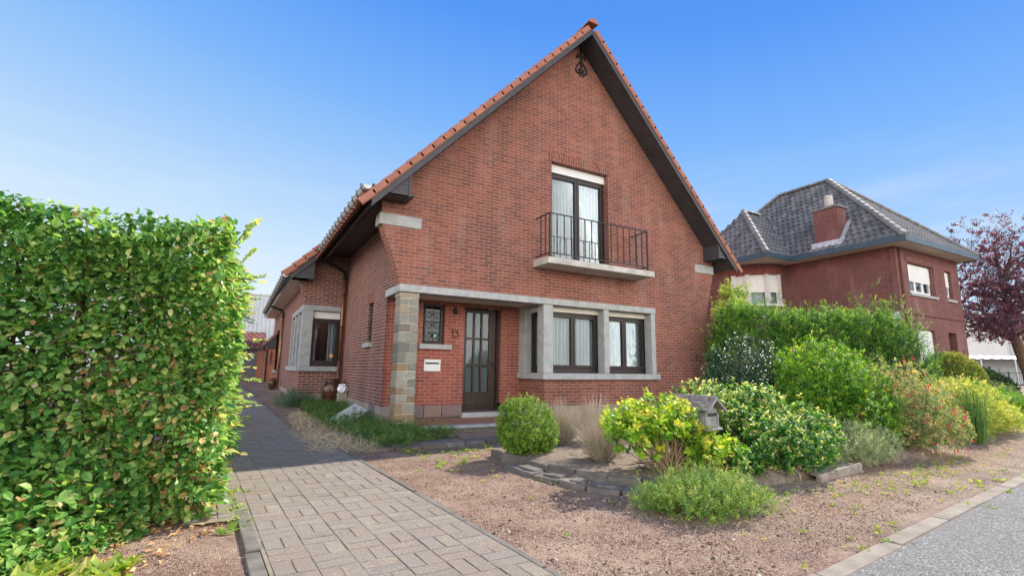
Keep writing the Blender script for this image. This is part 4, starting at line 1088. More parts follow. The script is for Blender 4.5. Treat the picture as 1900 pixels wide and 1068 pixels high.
def make_outbuilding():
    t = thing('garage', 'low brick garage with a dark grey door at the end of the driveway', 'garage', (0, 24, .45)); B = sub((0, 24, .45))
    m = B(); m.box(1.12, 1.46, 24, 29, .3, 2.2); m.prism([(1.12, 24, 2.15), (1.46, 24, 2.15), (1.46, 24, 2.42)], (0, .3, 0)); m.build('brick_pier', M['brick_out'], t)
    for bb in ((.78, 1.2, 25.5, 26, .3, 2.0), (-3.2, -2.4, 25.5, 26, .3, 2.0), (-3.2, 1.2, 29, 29.3, .3, 2.2)): m = B(); m.box(*bb); m.build('wall', M['brick'], t)
    d = B(); x = -2.38
    while x < .77: d.box(x, min(x + .11, .775), 25.62, 25.68, .42, 1.92); x += .115
    d.box(-2.4, .78, 25.69, 25.72, .42, 1.93); d.build('garage_door', noise_mat('slate_grey_board', (.075, .08, .10), (.125, .13, .155), 6, .6, .1), t)
    r = B(); rows_of_tiles(r, [(-3.3, 25.4, 1.93), (1.15, 25.4, 1.93), (1.15, 27.4, 2.75), (-3.3, 27.4, 2.75)], .3, .24); r.build('roof', noise_mat('dark_red_tile', (.13, .045, .035), (.25, .085, .06), 5, .8, .2, tintmix=.5), t)
    r = B(); r.box(-3.3, 1.1, 25.38, 25.44, 1.86, 1.96); r.build('fascia', M['barge'], t)
    r = B(); r.prism([(.98, 23.8, 2.02), (1.46, 23.8, 2.52), (1.46, 23.8, 2.64), (.98, 23.8, 2.14)], (0, 3, 0)); r.build('verge_tiles', M['tile'], t)
    r = B(); r.prism([(1.0, 23.85, 1.9), (1.44, 23.85, 1.9), (1.44, 23.85, 2.5), (1.0, 23.85, 2.03)], (0, .1, 0)); r.build('eave_box', M['barge'], t)
    g = B(); g.tube([(.96, 23.9, 2.02), (.98, 23.92, 1.9), (1.10, 23.96, 1.8), (1.12, 23.96, .4)], .035, 8); g.build('downpipe', M['darkmetal'], t)
    g = B(); g.box(1.27, 1.31, 23.96, 24.02, 1.2, 1.75); g.build('wall_light', M['darkmetal'], t)
make_outbuilding()

def make_warehouse():
    t = thing('metal_warehouse', 'tall pale grey corrugated metal shed behind the garage', 'shed', (-2, 44, .6)); B = sub((-2, 44, .6))
    m = B(); x0, x1, y = -12, 4.2, 44; n = int((x1 - x0) / .075); vs = []
    for i in range(n + 1):
        o = .045 if (i // 2) % 2 else 0; x = x0 + (x1 - x0) * i / n; vs += [(x, y - o, .5), (x, y - o, 6.75)]
    m.add(vs, [(2 * i, 2 * i + 2, 2 * i + 3, 2 * i + 1) for i in range(n)]); m.build('wall', M['corr'], t)
    m = B(); m.box(x0, x1 + .1, y + .1, y + 20, .5, 6.7); m.build('body', M['corr'], t)
    m = B(); m.box(x0 - .1, x1 + .15, y - .12, y + 20, 6.76, 6.9); m.build('roof', M['zinc'], t)
make_warehouse()

def make_neighbour():
    X0, Y0, X1, ze = 20.0, 8.09, 24.93, 5.62
    O = (22.4, 8.09, 0); t = thing('neighbour_house', 'dark red brick house with a grey tiled hip roof, chimney and white shutters', 'house', O); B = sub(O)
    m = B()
    strips(m, [X0 + .3, X1], lambda x: 0, lambda x: ze, [(20.73, 22.62, 3.97, 5.12), (23.68, 24.24, 4.06, 5.12), (20.9, 22.26, .9, 2.72), (23.35, 24.02, 0, 2.70)], convY, Y0, Y0 + .3)
    m.box(X0, X0 + .3, Y0 + .12, Y0 + .3, 0, ze)
    m.build('front_wall', M['brick_far'], t)
    m = B(); m.box(X0, X0 + .3, Y0 + .3, 12.1, 0, ze); m.build('side_wall', M['brick_far'], t); m = B(); m.box(X1 - .3, X1, Y0 + .3, 17, 0, ze); m.build('side_wall', M['brick_far'], t); m = B(); m.box(18.3, X1 - .3, 16.7, 17, 0, ze); m.build('rear_wall', M['brick_far'], t)
    # wing with rounded corner
    arc = [(X0 + .02, 12.1)] + [(19.7 + 1.4 * math.cos(a), 13.5 + 1.4 * math.sin(a)) for a in np.linspace(-PI / 2, -PI, 13)] + [(18.3, 16.7)]
    def ring(z0, z1, i0, i1, off=0, name='wing_wall', mat=M['brick_far'], dz=.3):
        m = B()
        for (xa, ya), (xb, yb) in zip(arc[i0:i1], arc[i0 + 1:i1 + 1]):
            d = np.array([xb - xa, yb - ya]); d /= np.linalg.norm(d); nn = np.array([d[1], -d[0]])
            if nn @ np.array([-1, -1]) < 0: nn = -nn
            a = np.array([xa, ya]) + nn * off; b = np.array([xb, yb]) + nn * off; a2 = a - nn * dz; b2 = b - nn * dz
            m.hexa([(*a, z0), (*b, z0), (*b2, z0), (*a2, z0)], [(*a, z1), (*b, z1), (*b2, z1), (*a2, z1)])
        return m.build(name, mat, t)
    N_ = len(arc) - 1
    ring(0, 3.9, 0, N_); ring(5.18, ze, 0, N_); ring(3.9, 5.18, 0, 2); ring(3.9, 5.18, 12, N_)
    ring(5.18, 5.42, 1, 13, .02, 'soldier_course', brick_mat('neighbour_soldier', [(0, (.15, .03, .032)), (1, (.33, .075, .06))], (.42, .30, .26), soldier=True), .05)
    for a, b in ((2, 5), (5, 9), (9, 12)):
        s = MB(); ring(4.42, 5.17, a, b, -.08, 'roller_shutter', M['white'], .04); ring(3.95, 4.40, a, b, -.12, 'pane', M['glass'], .01)
        ring(3.95, 5.17, a, b, -.22, 'curtain', M['curtain'], .01)
    for k in (2, 5, 9, 12):
        m = B(); x, y = arc[k]; m.box(x - .075, x + .075, y - .075 + .06, y + .075 + .06, 3.9, 5.18); m.build('window_post', M['white'], t)
    ring(3.84, 3.93, 1, 13, .04, 'window_sill', M['white'], .2)
    # string course and corner pier
    m = B(); m.box(X0 - .02, X1 + .02, Y0 - .05, Y0 - .002, 3.22, 3.34); m.box(X0 - .05, X0 - .002, Y0 - .02, 12, 3.22, 3.34); m.build('string_course', M['brick_far'], t)
    m = B(); m.box(X0 - .03, X0 + .12, Y0 + .02, Y0 + .2, 0, ze - .002); m.box(20.6, 22.75, Y0 - .025, Y0 - .002, 5.13, 5.36); m.box(22.66, 22.76, Y0 - .03, Y0 - .002, 3.9, 5.128); m.build('corner_pier', M['brick_far'], t)
    fr = ((0, Y0 + .12, 0), (1, 0, 0), (0, -1, 0))
    window(fr, 20.74, 22.61, 3.99, 5.11, 3, t, B, mat='white', fw=.06, sw=.06, shut_mat='white', shut_full=4.45)
    window(fr, 23.69, 24.23, 4.08, 5.11, 1, t, B, mat='white', fw=.05, sw=.05, shut_mat='white', shut_full=4.5)
    window(fr, 20.91, 22.25, .92, 2.71, 1, t, B, mat='white', fw=.06, sw=.06, shut_mat='white', shut_full=1.0)
    for a, b in ((20.65, 22.75), (23.6, 24.35)):
        m = B(); m.box(a, b, Y0 - .07, Y0 + .1, 3.9, 3.985); m.build('window_sill', M['bluestone'], t)
    m = B(); m.box(23.3, 24.93, 9.6, 9.7, 0, 2.7); m.build('porch_wall', M['panel'], t)
    m = B(); m.box(19.7, 19.86, Y0 + .02, Y0 + .15, 3.0, 3.25); m.build('wall_box', M['lead'], t)
    # eaves: cream soffit, blue fascia
    oy, ox, oxr, zt = 7.52, 19.32, 25.2, 5.80
    m = B(); m.box(ox, oxr, oy, 17.4, ze, ze + .06); m.box(17.74, ox - .002, 11.45, 17.4, ze, ze + .06); m.build('soffit', M['eave'], t)
    m = B(); w = .05
    m.box(ox - w, oxr + w, oy - w, oy, ze - .03, zt); m.box(oxr, oxr + w, oy + .001, 17.4, ze - .03, zt); m.box(ox - w, ox, oy + .001, 11.45 - w, ze - .03, zt)
    m.box(17.74 - w, ox - .001, 11.45 - w, 11.45, ze - .03, zt); m.box(17.74 - w, 17.74, 11.452, 17.4, ze - .03, zt); m.build('fascia', M['fascia'], t)
    # roofs
    pk = (22.43, 11.3, 9.62); pb = (22.43, 13.6, 9.62); zr = 5.77
    r = B(); rows_of_tiles(r, [(ox, oy, zr), (oxr, oy, zr), pk]); rows_of_tiles(r, [(ox, 17.3, zr), (ox, oy, zr), pk, pb]); rows_of_tiles(r, [(oxr, oy, zr), (oxr, 17.3, zr), pb, pk]); rows_of_tiles(r, [(oxr, 17.3, zr), (ox, 17.3, zr), pb])
    rf = r.build('roof', M['slate_tile'], t)
    r = B(); r.add([(ox, oy, zr - .03), (oxr, oy, zr - .03), (oxr, 17.3, zr - .03), (ox, 17.3, zr - .03), (pk[0], pk[1], pk[2] - .03), (pb[0], pb[1], pb[2] - .03)], [(0, 1, 4), (0, 4, 5, 3), (1, 2, 5, 4), (2, 3, 5)]); r.build('roof_deck', M['barge'], t)
    wp = (19.5, 13.55, 8.3); we = (21.5, 13.55, 8.3); wx, wy = 17.74, 11.45
    r = B(); rows_of_tiles(r, [(wx, wy, zr), (20.6, wy, zr), (21.5, 13.55, 8.3), wp]); rows_of_tiles(r, [(wx, 15.65, zr), (wx, wy, zr), wp]); r.build('roof', M['slate_tile'], t)
    r = B(); r.add([(wx, wy, zr - .02), (20.6, wy, zr - .02), (21.5, 13.55, 8.27), (19.5, 13.55, 8.27), (wx, 15.65, zr - .02), (20.6, 15.65, zr - .02)], [(0, 1, 2, 3), (0, 3, 4), (4, 3, 2, 5)]); r.build('roof_deck', M['barge'], t)
    for a, b in (((ox, oy, zr), pk), ((oxr, oy, zr), pk), ((ox, 17.3, zr), pb), (pk, pb), ((wx, wy, zr), wp), (wp, (20.6, 13.55, 8.3))):
        c = B(); cap_tiles(c, a, b); c.build('hip_tiles', M['hip_tile'], t)
    v = B(); f = (8.3 - zr) / (pk[2] - zr); vx = ox + (pk[0] - ox) * f
    v.prism([(ox - .02, 11.5, zr + .06), (ox + .2, 11.6, zr + .12), (vx + .1, 13.6, 8.42), (vx - .14, 13.5, 8.36)], (0, 0, .02)); v.build('valley_lead', M['lead'], t)
    # chimneys
    for (x0, x1, y0, y1, zb, zt_, pots) in ((19.55, 20.2, 9.65, 10.55, 5.95, 7.45, [(19.9, 10.1, 1)]), (18.5, 19.1, 15.2, 16.0, 6.6, 8.0, [(18.7, 15.4, 0), (18.95, 15.75, 0)])):
        c = B(); c.box(x0, x1, y0, y1, zb, zt_); ch = c.build('chimney', M['brick_far'], rf)
        c = B(); c.box(x0 - .06, x1 + .06, y0 - .06, y1 + .06, zt_ + .002, zt_ + .09); c.build('chimney_cap', M['hip_tile'], rf)
        for px, py, k in pots:
            c = B(); h = .62 if k else .75
            c.lathe([(.16 if k else .12, .09), (.15 if k else .09, h), (.17 if k else .1, h), (.12 if k else .06, h + .01)], (px, py, zt_), 12); c.build('chimney_pot', M['concrete'] if k else M['brick_far'], rf)
        c = B(); c.box(x0 - .1, x0 - .002, y0 - .12, y1 + .1, zb - .1, zb + .2); c.hexa([(x0, y0 - .14, zb + .05), (x1, y0 - .14, zb + .85), (x1, y0 - .002, zb + .85), (x0, y0 - .002, zb + .05)], [(x0, y0 - .14, zb + .22), (x1, y0 - .14, zb + 1.02), (x1, y0 - .002, zb + 1.02), (x0, y0 - .002, zb + .22)])
        c.build('chimney_flashing', M['lead'], rf)
make_neighbour()

def view_dir(px, py=700):            # unit ground direction of a photo column
    yaw = 5.06860962e-01; c, s = math.cos(yaw), math.sin(yaw); k = (px - 950) / 905.357
    d = np.array([s + k * c, c - k * s]); return d
def at(px, w): d = view_dir(px) * w; return (d[0], d[1], 0.0)

def make_factory():
    w = 60; c = np.array(at(1990, w)); rz = -math.radians(29.04) - math.radians(8)
    t = thing('factory', 'long white panelled industrial hall beyond the gardens', 'factory', c, rz)
    m = MB(); m.box(-16.5, 20, 0, 14, 0, 7.7); m.build('wall', M['panel'], t)
    m = MB(); m.box(-7.0, 4, -.06, -.002, 3.2, 6.9); m.build('wall_panel', M['panel2'], t)
    m = MB(); m.box(-16.6, 20.1, -.12, 14, 7.702, 7.9); m.build('roof', M['white'], t)
    m = MB()
    for x in (-12.6, -7.2, -1.5, 4.2): m.box(x, x + .07, -.04, -.003, 0, 7.69)
    m.box(-16.5, 20, -.03, -.001, 3.05, 3.12); m.build('panel_joint', M['zinc'], t)
    # lean-to canopy in front of it
    w2 = 48; c2 = np.array(at(1960, w2)); t2 = thing('carport', 'low white corrugated canopy in front of the industrial hall', 'canopy', c2, rz)
    m = MB(); n = 60; vs = []
    for i in range(n + 1):
        x = -10 + 26 * i / n; z = .07 * (i % 2); vs += [(x, -.3, 2.75 + z), (x, 3.5, 3.15 + z)]
    m.add(vs, [(2 * i, 2 * i + 2, 2 * i + 3, 2 * i + 1) for i in range(n)]); m.build('roof', M['white'], t2)
    m = MB(); m.box(-10, 16, 3.4, 3.5, 0, 2.9); m.build('wall', M['corr'], t2)
    for x in range(-10, 17, 3):
        p = MB(); p.box(x - .05, x + .05, -.2, -.1, 0, 2.74); p.build('post', M['zinc'], t2)
    f = thing('metal_fence', 'thin dark metal fence below the white canopy', 'fence', np.array(at(1940, 40)), rz)
    m = MB(); m.box(-7, 12, 0, .03, 1.38, 1.42); m.box(-7, 12, 0, .03, .4, .44)
    for i in range(150): m.box(-7 + i * .127, -7 + i * .127 + .018, .031, .045, .1, 1.44)
    m.build('rails', M['darkmetal'], f)
    for x in range(-7, 13, 2): p = MB(); p.box(x - .04, x + .04, .05, .13, 0, 1.5); p.build('post', M['darkmetal'], f)
make_factory()

# ------------------------------------------------------------------ garden: beds and edging
def make_beds():
    # raised planting bed, a low mound
    poly = [(3.05, 5.6), (3.0, 5.1), (3.1, 4.4), (3.3, 3.8), (3.9, 3.3), (5.4, 3.25), (6.4, 3.35), (7.6, 3.35), (9.4, 3.5), (12.5, 4.1), (14.5, 4.6), (14.5, 8.6), (5.0, 8.55), (4.6, 7.0), (3.5, 6.2)]
    xs = np.arange(2.9, 14.8, .12); ys = np.arange(3.1, 8.7, .12); X, Y = np.meshgrid(xs, ys)
    ins = in_poly(X.ravel(), Y.ravel(), poly).reshape(X.shape)
    D = np.full(X.shape, 9.0); P = np.array(poly)
    for i in range(len(P)):
        a, b = P[i], P[(i + 1) % len(P)]; ab = b - a; tt = np.clip(((X - a[0]) * ab[0] + (Y - a[1]) * ab[1]) / (ab @ ab), 0, 1)
        D = np.minimum(D, np.hypot(X - a[0] - tt * ab[0], Y - a[1] - tt * ab[1]))
    Z = np.where(ins, .012 + .085 * np.clip(D / .18, 0, 1) + .02 * rng.random(X.shape), -.08)
    n, m = X.shape; i = np.arange(n - 1)[:, None] * m + np.arange(m - 1)[None]
    F = np.stack([i, i + 1, i + m + 1, i + m], -1).reshape(-1, 4)
    tag(raw_mesh('garden_bed', np.stack([X, Y, Z], -1).reshape(-1, 3), F, M['soil'], smooth=True), 'dry brown planting bed in front of the house', kind='structure')
    # side bed by the drive
    pl = [(1.7, 6.95), (2.5, 7.0), (3.0, 8.35), (2.5, 8.7), (2.5, 14.1), (1.45, 14.1), (1.2, 12), (1.25, 9.5)]
    m = MB(); m.prism([(x, y, -.02) for x, y in pl], (0, 0, .04)); o = m.build('side_bed', M['soil']); tag(o, 'strip of soil between the drive and the side wall', kind='structure')
make_beds()

def slab(m, pts, z0, z1, j=.012, seed=0):
    r = np.random.default_rng(seed); b = [(x + r.uniform(-j, j), y + r.uniform(-j, j), z0) for x, y in pts]
    t = [(x + r.uniform(-j, j), y + r.uniform(-j, j), z1 + r.uniform(-.008, .008)) for x, y in pts]
    m.cur = r.random(); n = len(pts); m.add(b + t, [tuple(range(n))[::-1], tuple(range(n, 2 * n))] + [(i, (i + 1) % n, n + (i + 1) % n, n + i) for i in range(n)])

LABELS_STONE = []
def make_stones():
    # lower row and upper row of long slate edging pieces, curving round the bed
    lower = [(2.80, 5.18), (2.83, 4.62), (2.90, 4.25), (3.0, 3.92), (3.17, 3.60), (3.38, 3.30)]
    upper = [(3.03, 5.98), (2.97, 5.55), (3.04, 5.15), (3.10, 4.72), (3.17, 4.32), (3.31, 3.97), (3.50, 3.68), (3.76, 3.44)]
    txt_l = ['long low slate slab nearest the clipped round bush', 'second slate slab of the lower row, split along its top', 'broad flat slate slab in the middle of the lower row', 'slate slab of the lower row below the pale dry tuft', 'slate slab running under the feathery ground plants']
    txt_u = ['upright grey edging stone at the far left corner beside the round bush', 'dark edging stone just left of the round bush foot', 'small edging stone of the upper row behind the longest slab', 'mossy edging stone of the upper row in front of the bare soil', 'dark edging stone of the upper row under the dry tuft', 'thick flat topped edging stone of the upper row by the yellow shrub', 'edging stone of the upper row half hidden by the feathery plants']
    for pts, txt, w, h, z in ((lower, txt_l, .19, .042, 0), (upper, txt_u, .07, .095, 0)):
        for k, ((x0, y0), (x1, y1)) in enumerate(zip(pts[:-1], pts[1:])):
            d = np.array([x1 - x0, y1 - y0]); L = np.linalg.norm(d); d /= L; nn = np.array([d[1], -d[0]]) * -1
            if nn[0] < 0: nn = -nn
            a = np.array([x0, y0]) + d * .012; b = np.array([x1, y1]) - d * .012
            m = MB(); mid = (a + b) / 2 + rng.normal(size=2) * .012
            hh = h + rng.uniform(-.015, .02)
            q = [a, mid, b, b + nn * w, mid + nn * (w + rng.uniform(-.02, .02)), a + nn * w]
            slab(m, q, -.03, hh, .014, k + int(w * 100))
            if w > .1:
                q2 = [a + nn * .05 + d * L * .25, mid + nn * .06 + d * .1, b - d * .03 + nn * .08, b - d * .05 + nn * w * 1.05, a + nn * w * 1.05 + d * L * .3]; slab(m, q2, hh * .5, hh + .016, .02, k + 50)
            o = m.build('edging_stone', M['slate'], None, .008); tag(o, txt[k], 'stone', 'slate stones edging the bed')
    # slate paving strip in front of the step
    t = thing('stone_path', 'strip of irregular grey slate paving in front of the porch step', 'path', (2.8, 6.95, 0))
    r = np.random.default_rng(4); m = MB(); x = 2.02
    while x < 5.2:
        w = r.uniform(.22, .38); s = r.uniform(.3, .6); ya = 6.83 + (x - 2) * .07; yb = ya + .36; ym = ya + .36 * s
        for p, q in ((ya, ym), (ym, yb)):
            slab(m, [(x + .01 - 2.8, p + .008 - 6.95), (x + w - .01 - 2.8, p + .008 - 6.95 + .01), (x + w - .01 - 2.8, q - .008 - 6.95), (x + .01 - 2.8, q - .008 - 6.95)], -.03, .05, .022, int(x * 100 + p * 10))
        x += w
    m.build('paving_stones', M['slate'], t, .006)
    # weathered board edging on the right
    m = MB(); m.hexa([(5.5, 3.14, -.03), (6.5, 3.21, -.03), (6.5, 3.25, -.03), (5.5, 3.18, -.03)], [(5.5, 3.14, .065), (6.5, 3.21, .095), (6.5, 3.25, .095), (5.5, 3.18, .065)])
    m.hexa([(5.52, 3.182, .03), (6.45, 3.252, .05), (6.4, 3.38, .05), (5.55, 3.32, .04)], [(5.52, 3.182, .06), (6.45, 3.252, .085), (6.4, 3.38, .085), (5.55, 3.32, .07)])
    tag(m.build('edging_board', noise_mat('brown_grey_board', (.16, .13, .105), (.40, .34, .28), 12, .9, .5, 60), None, .006), 'grey weathered board edging the bed beside the low grey green plant', 'board')
make_stones()

def make_mailbox():
    bx, by, bz = 4.33, 3.74, .53
    t = thing('mailbox', 'grey wooden house shaped mailbox with lichen covered roof among the shrubs', 'mailbox', (bx, by, 0), math.radians(-84))
    # local: x towards the street side (slot face is +x), y across
    L, W, Hh = .40, .23, .17; z0 = bz
    m = MB(); m.box(-L / 2, L / 2, -W / 2, W / 2, z0 + .025, z0 + Hh); m.prism([(-L / 2, -W / 2, z0 + Hh), (-L / 2, W / 2, z0 + Hh), (-L / 2, 0, z0 + Hh + .12)], (L, 0, 0)); m.build('box_body', M['oldwood'], t, .003)
    m = MB(); m.box(-L / 2 - .01, L / 2 + .045, -W / 2 - .015, W / 2 + .015, z0, z0 + .024); m.build('base_board', M['oldwood'], t, .003)
    m = MB(); x = L / 2
    m.box(x + .001, x + .014, -W / 2, -W / 2 + .03, z0 + .03, z0 + Hh); m.box(x + .001, x + .014, W / 2 - .03, W / 2, z0 + .03, z0 + Hh); m.box(x + .001, x + .014, -W / 2 + .03, W / 2 - .03, z0 + .17, z0 + .2); m.box(x + .001, x + .01, -W / 2 + .035, W / 2 - .035, z0 + .03, z0 + .135)
    m.build('front_panel', M['oldwood'], t, .002)
    m = MB(); m.box(x + .0005, x + .004, -W / 2 + .035, W / 2 - .035, z0 + .138, z0 + .168); m.build('letter_slot', M['darkmetal'], t)
    m = MB(); r = np.random.default_rng(3)
    for sg in (-1, 1):
        e = np.array([sg * .165, -.13]); 
        for i in range(5):
            a = np.array([0, z0 + Hh + .165]) + e * i / 5; b = np.array([0, z0 + Hh + .165]) + e * ((i + 1) / 5 + .03)
            for k in range(9):
                xa = -L / 2 - .06 + (L + .13) * k / 9; xb = xa + (L + .13) / 9 - .004; q = r.uniform(0, .01); m.cur = r.random()
                m.hexa([(xa, a[0], a[1] - .012), (xb, a[0], a[1] - .012), (xb, b[0], b[1] - .004), (xa, b[0], b[1] - .004)], [(xa, a[0], a[1] + q), (xb, a[0], a[1] + q), (xb, b[0], b[1] + .01 + q), (xa, b[0], b[1] + .01 + q)])
    m.build('roof', M['lich_roof'], t, .003)
    m = MB(); m.tube([(-L / 2 - .07, 0, z0 + Hh + .165), (L / 2 + .07, 0, z0 + Hh + .165)], .014, 6)
    for sg in (-1, 1): m.prism([(L / 2 + .065, 0, z0 + Hh + .165), (L / 2 + .065, sg * .167, z0 + Hh + .033), (L / 2 + .065, sg * .167, z0 + Hh + .008), (L / 2 + .065, 0, z0 + Hh + .135)], (.014, 0, 0))
    m.build('ridge_board', M['oldwood'], t)
    m = MB(); m.box(-.04, .04, -.04, .04, -.05, z0); m.build('post', M['oldwood'], t, .004)
make_mailbox()

def make_yard_items():
    for (x, y, s, lab) in ((2.22, 13.55, 1.0, 'tall shiny brown glazed jug beside the annex downpipe'), (1.18, 19.6, 1.0, 'dark brown jug standing further back along the drive')):
        z = gz(x, y); t = thing('ceramic_jug', lab, 'jug', (x, y, z), rng.uniform(0, 1), 'brown ceramic jugs')
        t.scale = (1, 1, 1) if y < 15 else (.55, .55, .55); b = MB(); b.lathe([(.001, 0), (.15, 0), (.17, .03), (.225, .2), (.25, .36), (.235, .5), (.19, .6), (.165, .645), (.18, .665), (.18, .68), (.15, .68), (.14, .6), (.001, .59)], (0, 0, 0), 32); b.build('body', M['jar'], t, smooth=True)
        h = MB()
        h.tube([(-.19, -.02, .6), (-.245, -.04, .60), (-.255, -.04, .55), (-.235, -.03, .5)], .018, 8); h.build('handle', M['jar'], t, smooth=True)
    t = thing('stone_post', 'short grey stone post against the side wall under a white bag', 'post', (2.42, 13.2, .12))
    m = MB(); m.box(-.11, .11, -.11, .11, -.15, .36); m.build('post', M['plinth'], t, .01)
    r = np.random.default_rng(8); m = MB()
    prof = [(.02, 0), (.11, .01), (.135, .06), (.12, .12), (.085, .17), (.03, .19)]; m.lathe(prof, (0, 0, 0), 14)
    m.v = [(x * (1 + .3 * r.normal() * .5), y * (1 + .3 * r.normal() * .5), z + .018 * r.normal()) for x, y, z in m.v]
    o = m.build('plastic_bag', M['plastic'], None); o.location = (2.42, 13.2, .485); tag(o, 'crumpled white plastic bag lying on the stone post', 'bag')
    # white panel lying tilted in the plants
    t = thing('white_panel', 'white grooved plastic panel lying tilted in the ground cover', 'panel', (2.12, 10.6, .15)); t.rotation_euler = (math.radians(26), math.radians(-14), math.radians(48))
    m = MB(); m.box(-.48, .48, -.17, .17, 0, .022); m.build('sheet', M['plastic'], t, .004)
    m = MB(); m.box(-.47, .47, -.06, -.05, .0221, .024); m.box(-.47, .47, .05, .06, .0221, .024); m.build('groove', M['zinc'], t)
make_yard_items()

# ------------------------------------------------------------------ plants
def make_hedge():
    t = thing('beech_hedge', 'tall clipped beech hedge left of the driveway with browned leaves', 'hedge', (-1.2, 4.4, 0)); o = np.array([-1.2, 4.4, 0])
    r = np.random.default_rng(21)
    def bulge(x, z): return .08 * np.sin(x * 3.1 + 1) + .07 * np.sin(z * 4.3 + x * 2) + .04 * np.sin(x * 7 + z * 5)
    Ps, Ds, Ns, Ls, Ts = [], [], [], [], []
    def put(P, out, n, l0, brown):
        n = len(P); lat = r.normal(size=(n, 3)) * .55
        d = nrmz(out + lat + np.array([0, 0, -.25])); nn = nrmz(np.array([.15, 0, 1.0]) + out * .32 + r.normal(size=(n, 3)) * .36)
        Ps.append(P); Ds.append(d); Ns.append(nn); Ls.append(l0 * r.uniform(.62, 1.25, n))
        tt = r.beta(1.5, 2.2, n) * .84
        br = r.random(n) < brown(P); tt = np.where(br, r.uniform(.82, 1, n), tt); Ts.append(tt)
    yf = lambda x: 4.42 + .16 * x          # front face line
    def brown(P): 
        c = np.exp(-((P[:, 0] + .45) / .5) ** 2) * np.exp(-((P[:, 2] - .75) / .55) ** 2); return .03 + .17 * c + .08 * (P[:, 2] < .35) + .03 * (P[:, 0] > -.4)
    # front face
    n = 19500; x = r.uniform(-2.6, .0, n); z = r.uniform(.12, 2.2, n); gap = np.sin(x * 5 + 3 * np.sin(z * 2)) * np.sin(z * 6 + 2 * np.sin(x * 3)); keep = r.random(n) < np.where(gap > .62, .40, 1.0); x, z = x[keep], z[keep]
    dep = np.abs(r.normal(size=len(x))) * .10 - .03 * r.random(len(x))
    P = np.stack([x - .02 * (z > 1.9), yf(x) - bulge(x, z) + dep, z], -1); put(P, np.array([0, -1.0, .1]), n, .06, brown)
    n = 5600; f = r.random(n) ** 1.2; x = r.uniform(-2.4, -.4, n); P = np.stack([x, yf(x) - (.05 + .62 * f) * np.clip((-.3 - x) / .6, 0, 1), .015 + (1 - f) ** 1.3 * .6 * r.random(n)], -1); put(P, np.array([0, -.8, .4]), n, .07, lambda P: .05 + 0 * P[:, 0])
    n = 2200; x = r.uniform(-2.6, .0, n); P = np.stack([x, yf(x) + .1 * r.random(n), r.uniform(.03, .4, n)], -1); put(P, np.array([0, -1.0, .2]), n, .07, brown)
    # top
    n = 5200; x = r.uniform(-2.6, .02, n); y = r.uniform(4.1, 8, n); P = np.stack([x, y, 2.17 + bulge(x, y) - np.abs(r.normal(size=n)) * .07], -1); put(P, np.array([0, -.2, .9]), n, .072, lambda P: .06 + 0 * P[:, 0])
    # drive side
    n = 11000; y = 4.38 + 7.5 * r.random(n) ** 1.4; z = r.uniform(.1, 2.2, n); P = np.stack([.0 + bulge(y, z) * .8 - np.abs(r.normal(size=n)) * .08, y, z], -1); put(P, np.array([1.0, -.1, .1]), n, .072, lambda P: .12 + 0 * P[:, 0])
    # inner fill behind the faces
    n = 12000; x = r.uniform(-2.7, -.05, n); z = r.uniform(.1, 2.12, n); P = np.stack([x, yf(x) + .2 + 1.0 * r.random(n), z], -1); put(P, np.array([0, -1.0, .1]), n, .085, brown)
    P = np.concatenate(Ps) - o; P[:, 0] -= .05 + .035 * P[:, 2]
    leaves('foliage', P, np.concatenate(Ds), np.concatenate(Ns), np.concatenate(Ls), r.uniform(.56, .76, len(P)), np.concatenate(Ts), M['lf_hedge'], t, LEAF8)
    # shoots sticking out over the drive
    Ps, Ds, Ns, Ls, Ts = [], [], [], [], []; tw = MB()
    for k in range(46):
        y = 4.45 + r.random() ** 1.5 * 3.2; z = r.uniform(.35, 2.35) ; b = np.array([-.10, y, min(z, 2.15)])
        ln = r.uniform(.12, .34); d = nrmz(np.array([1, r.normal() * .4, r.uniform(-.05, .55)])); 
        if z > 2.1: d = nrmz(np.array([.5, r.normal() * .3, .9]))
        pts = [b + d * ln * f + np.array([0, 0, -.05 * f * f]) for f in np.linspace(-.4, 1, 6)]; tw.tube([p - o for p in pts], .0035, 4, False)
        for i in range(int(6 + ln * 22)):
            f = r.uniform(.1, 1.05); p = b + d * ln * f + np.array([0, 0, -.05 * f * f]); sd = np.array([-d[1], d[0], 0]) * (1 if i % 2 else -1)
            Ps.append(p - o); Ds.append(d * .8 + sd + r.normal(size=3) * .25); Ns.append(np.array([0, 0, 1]) + r.normal(size=3) * .35); Ls.append(r.uniform(.05, .085)); Ts.append(r.uniform(.45, .86) if r.random() < .9 else .9)
    leaves('shoots', np.array(Ps), np.array(Ds), np.array(Ns), np.array(Ls), .62, np.array(Ts), M['lf_hedge'], t, LEAF8)
    for k in range(420):
        x = r.uniform(-2.5, -.3); z = r.uniform(.05, 2.0); a = r.uniform(0, 6.28); p = np.array([x, yf(x) + r.uniform(.08, .4), z]) - o; d = np.array([math.cos(a) * .7, r.uniform(-.45, .3), math.sin(a) * .6 + .3]) * r.uniform(.15, .4)
        tw.tube([p, p + d * .5 + r.normal(size=3) * .015, p + d], [.005, .004, .002], 4, False)
    for k in range(26):
        x = -2.4 + k * .082; p = np.array([x - .06, yf(x) + r.uniform(.3, .55), 0]) - o; tw.tube([p, p + [r.normal() * .05, r.normal() * .03, .6], p + [r.normal() * .12, r.normal() * .06, 1.9]], [.022, .016, .008], 6, False)
    tw.build('stems', M['bark'], t)
make_hedge()

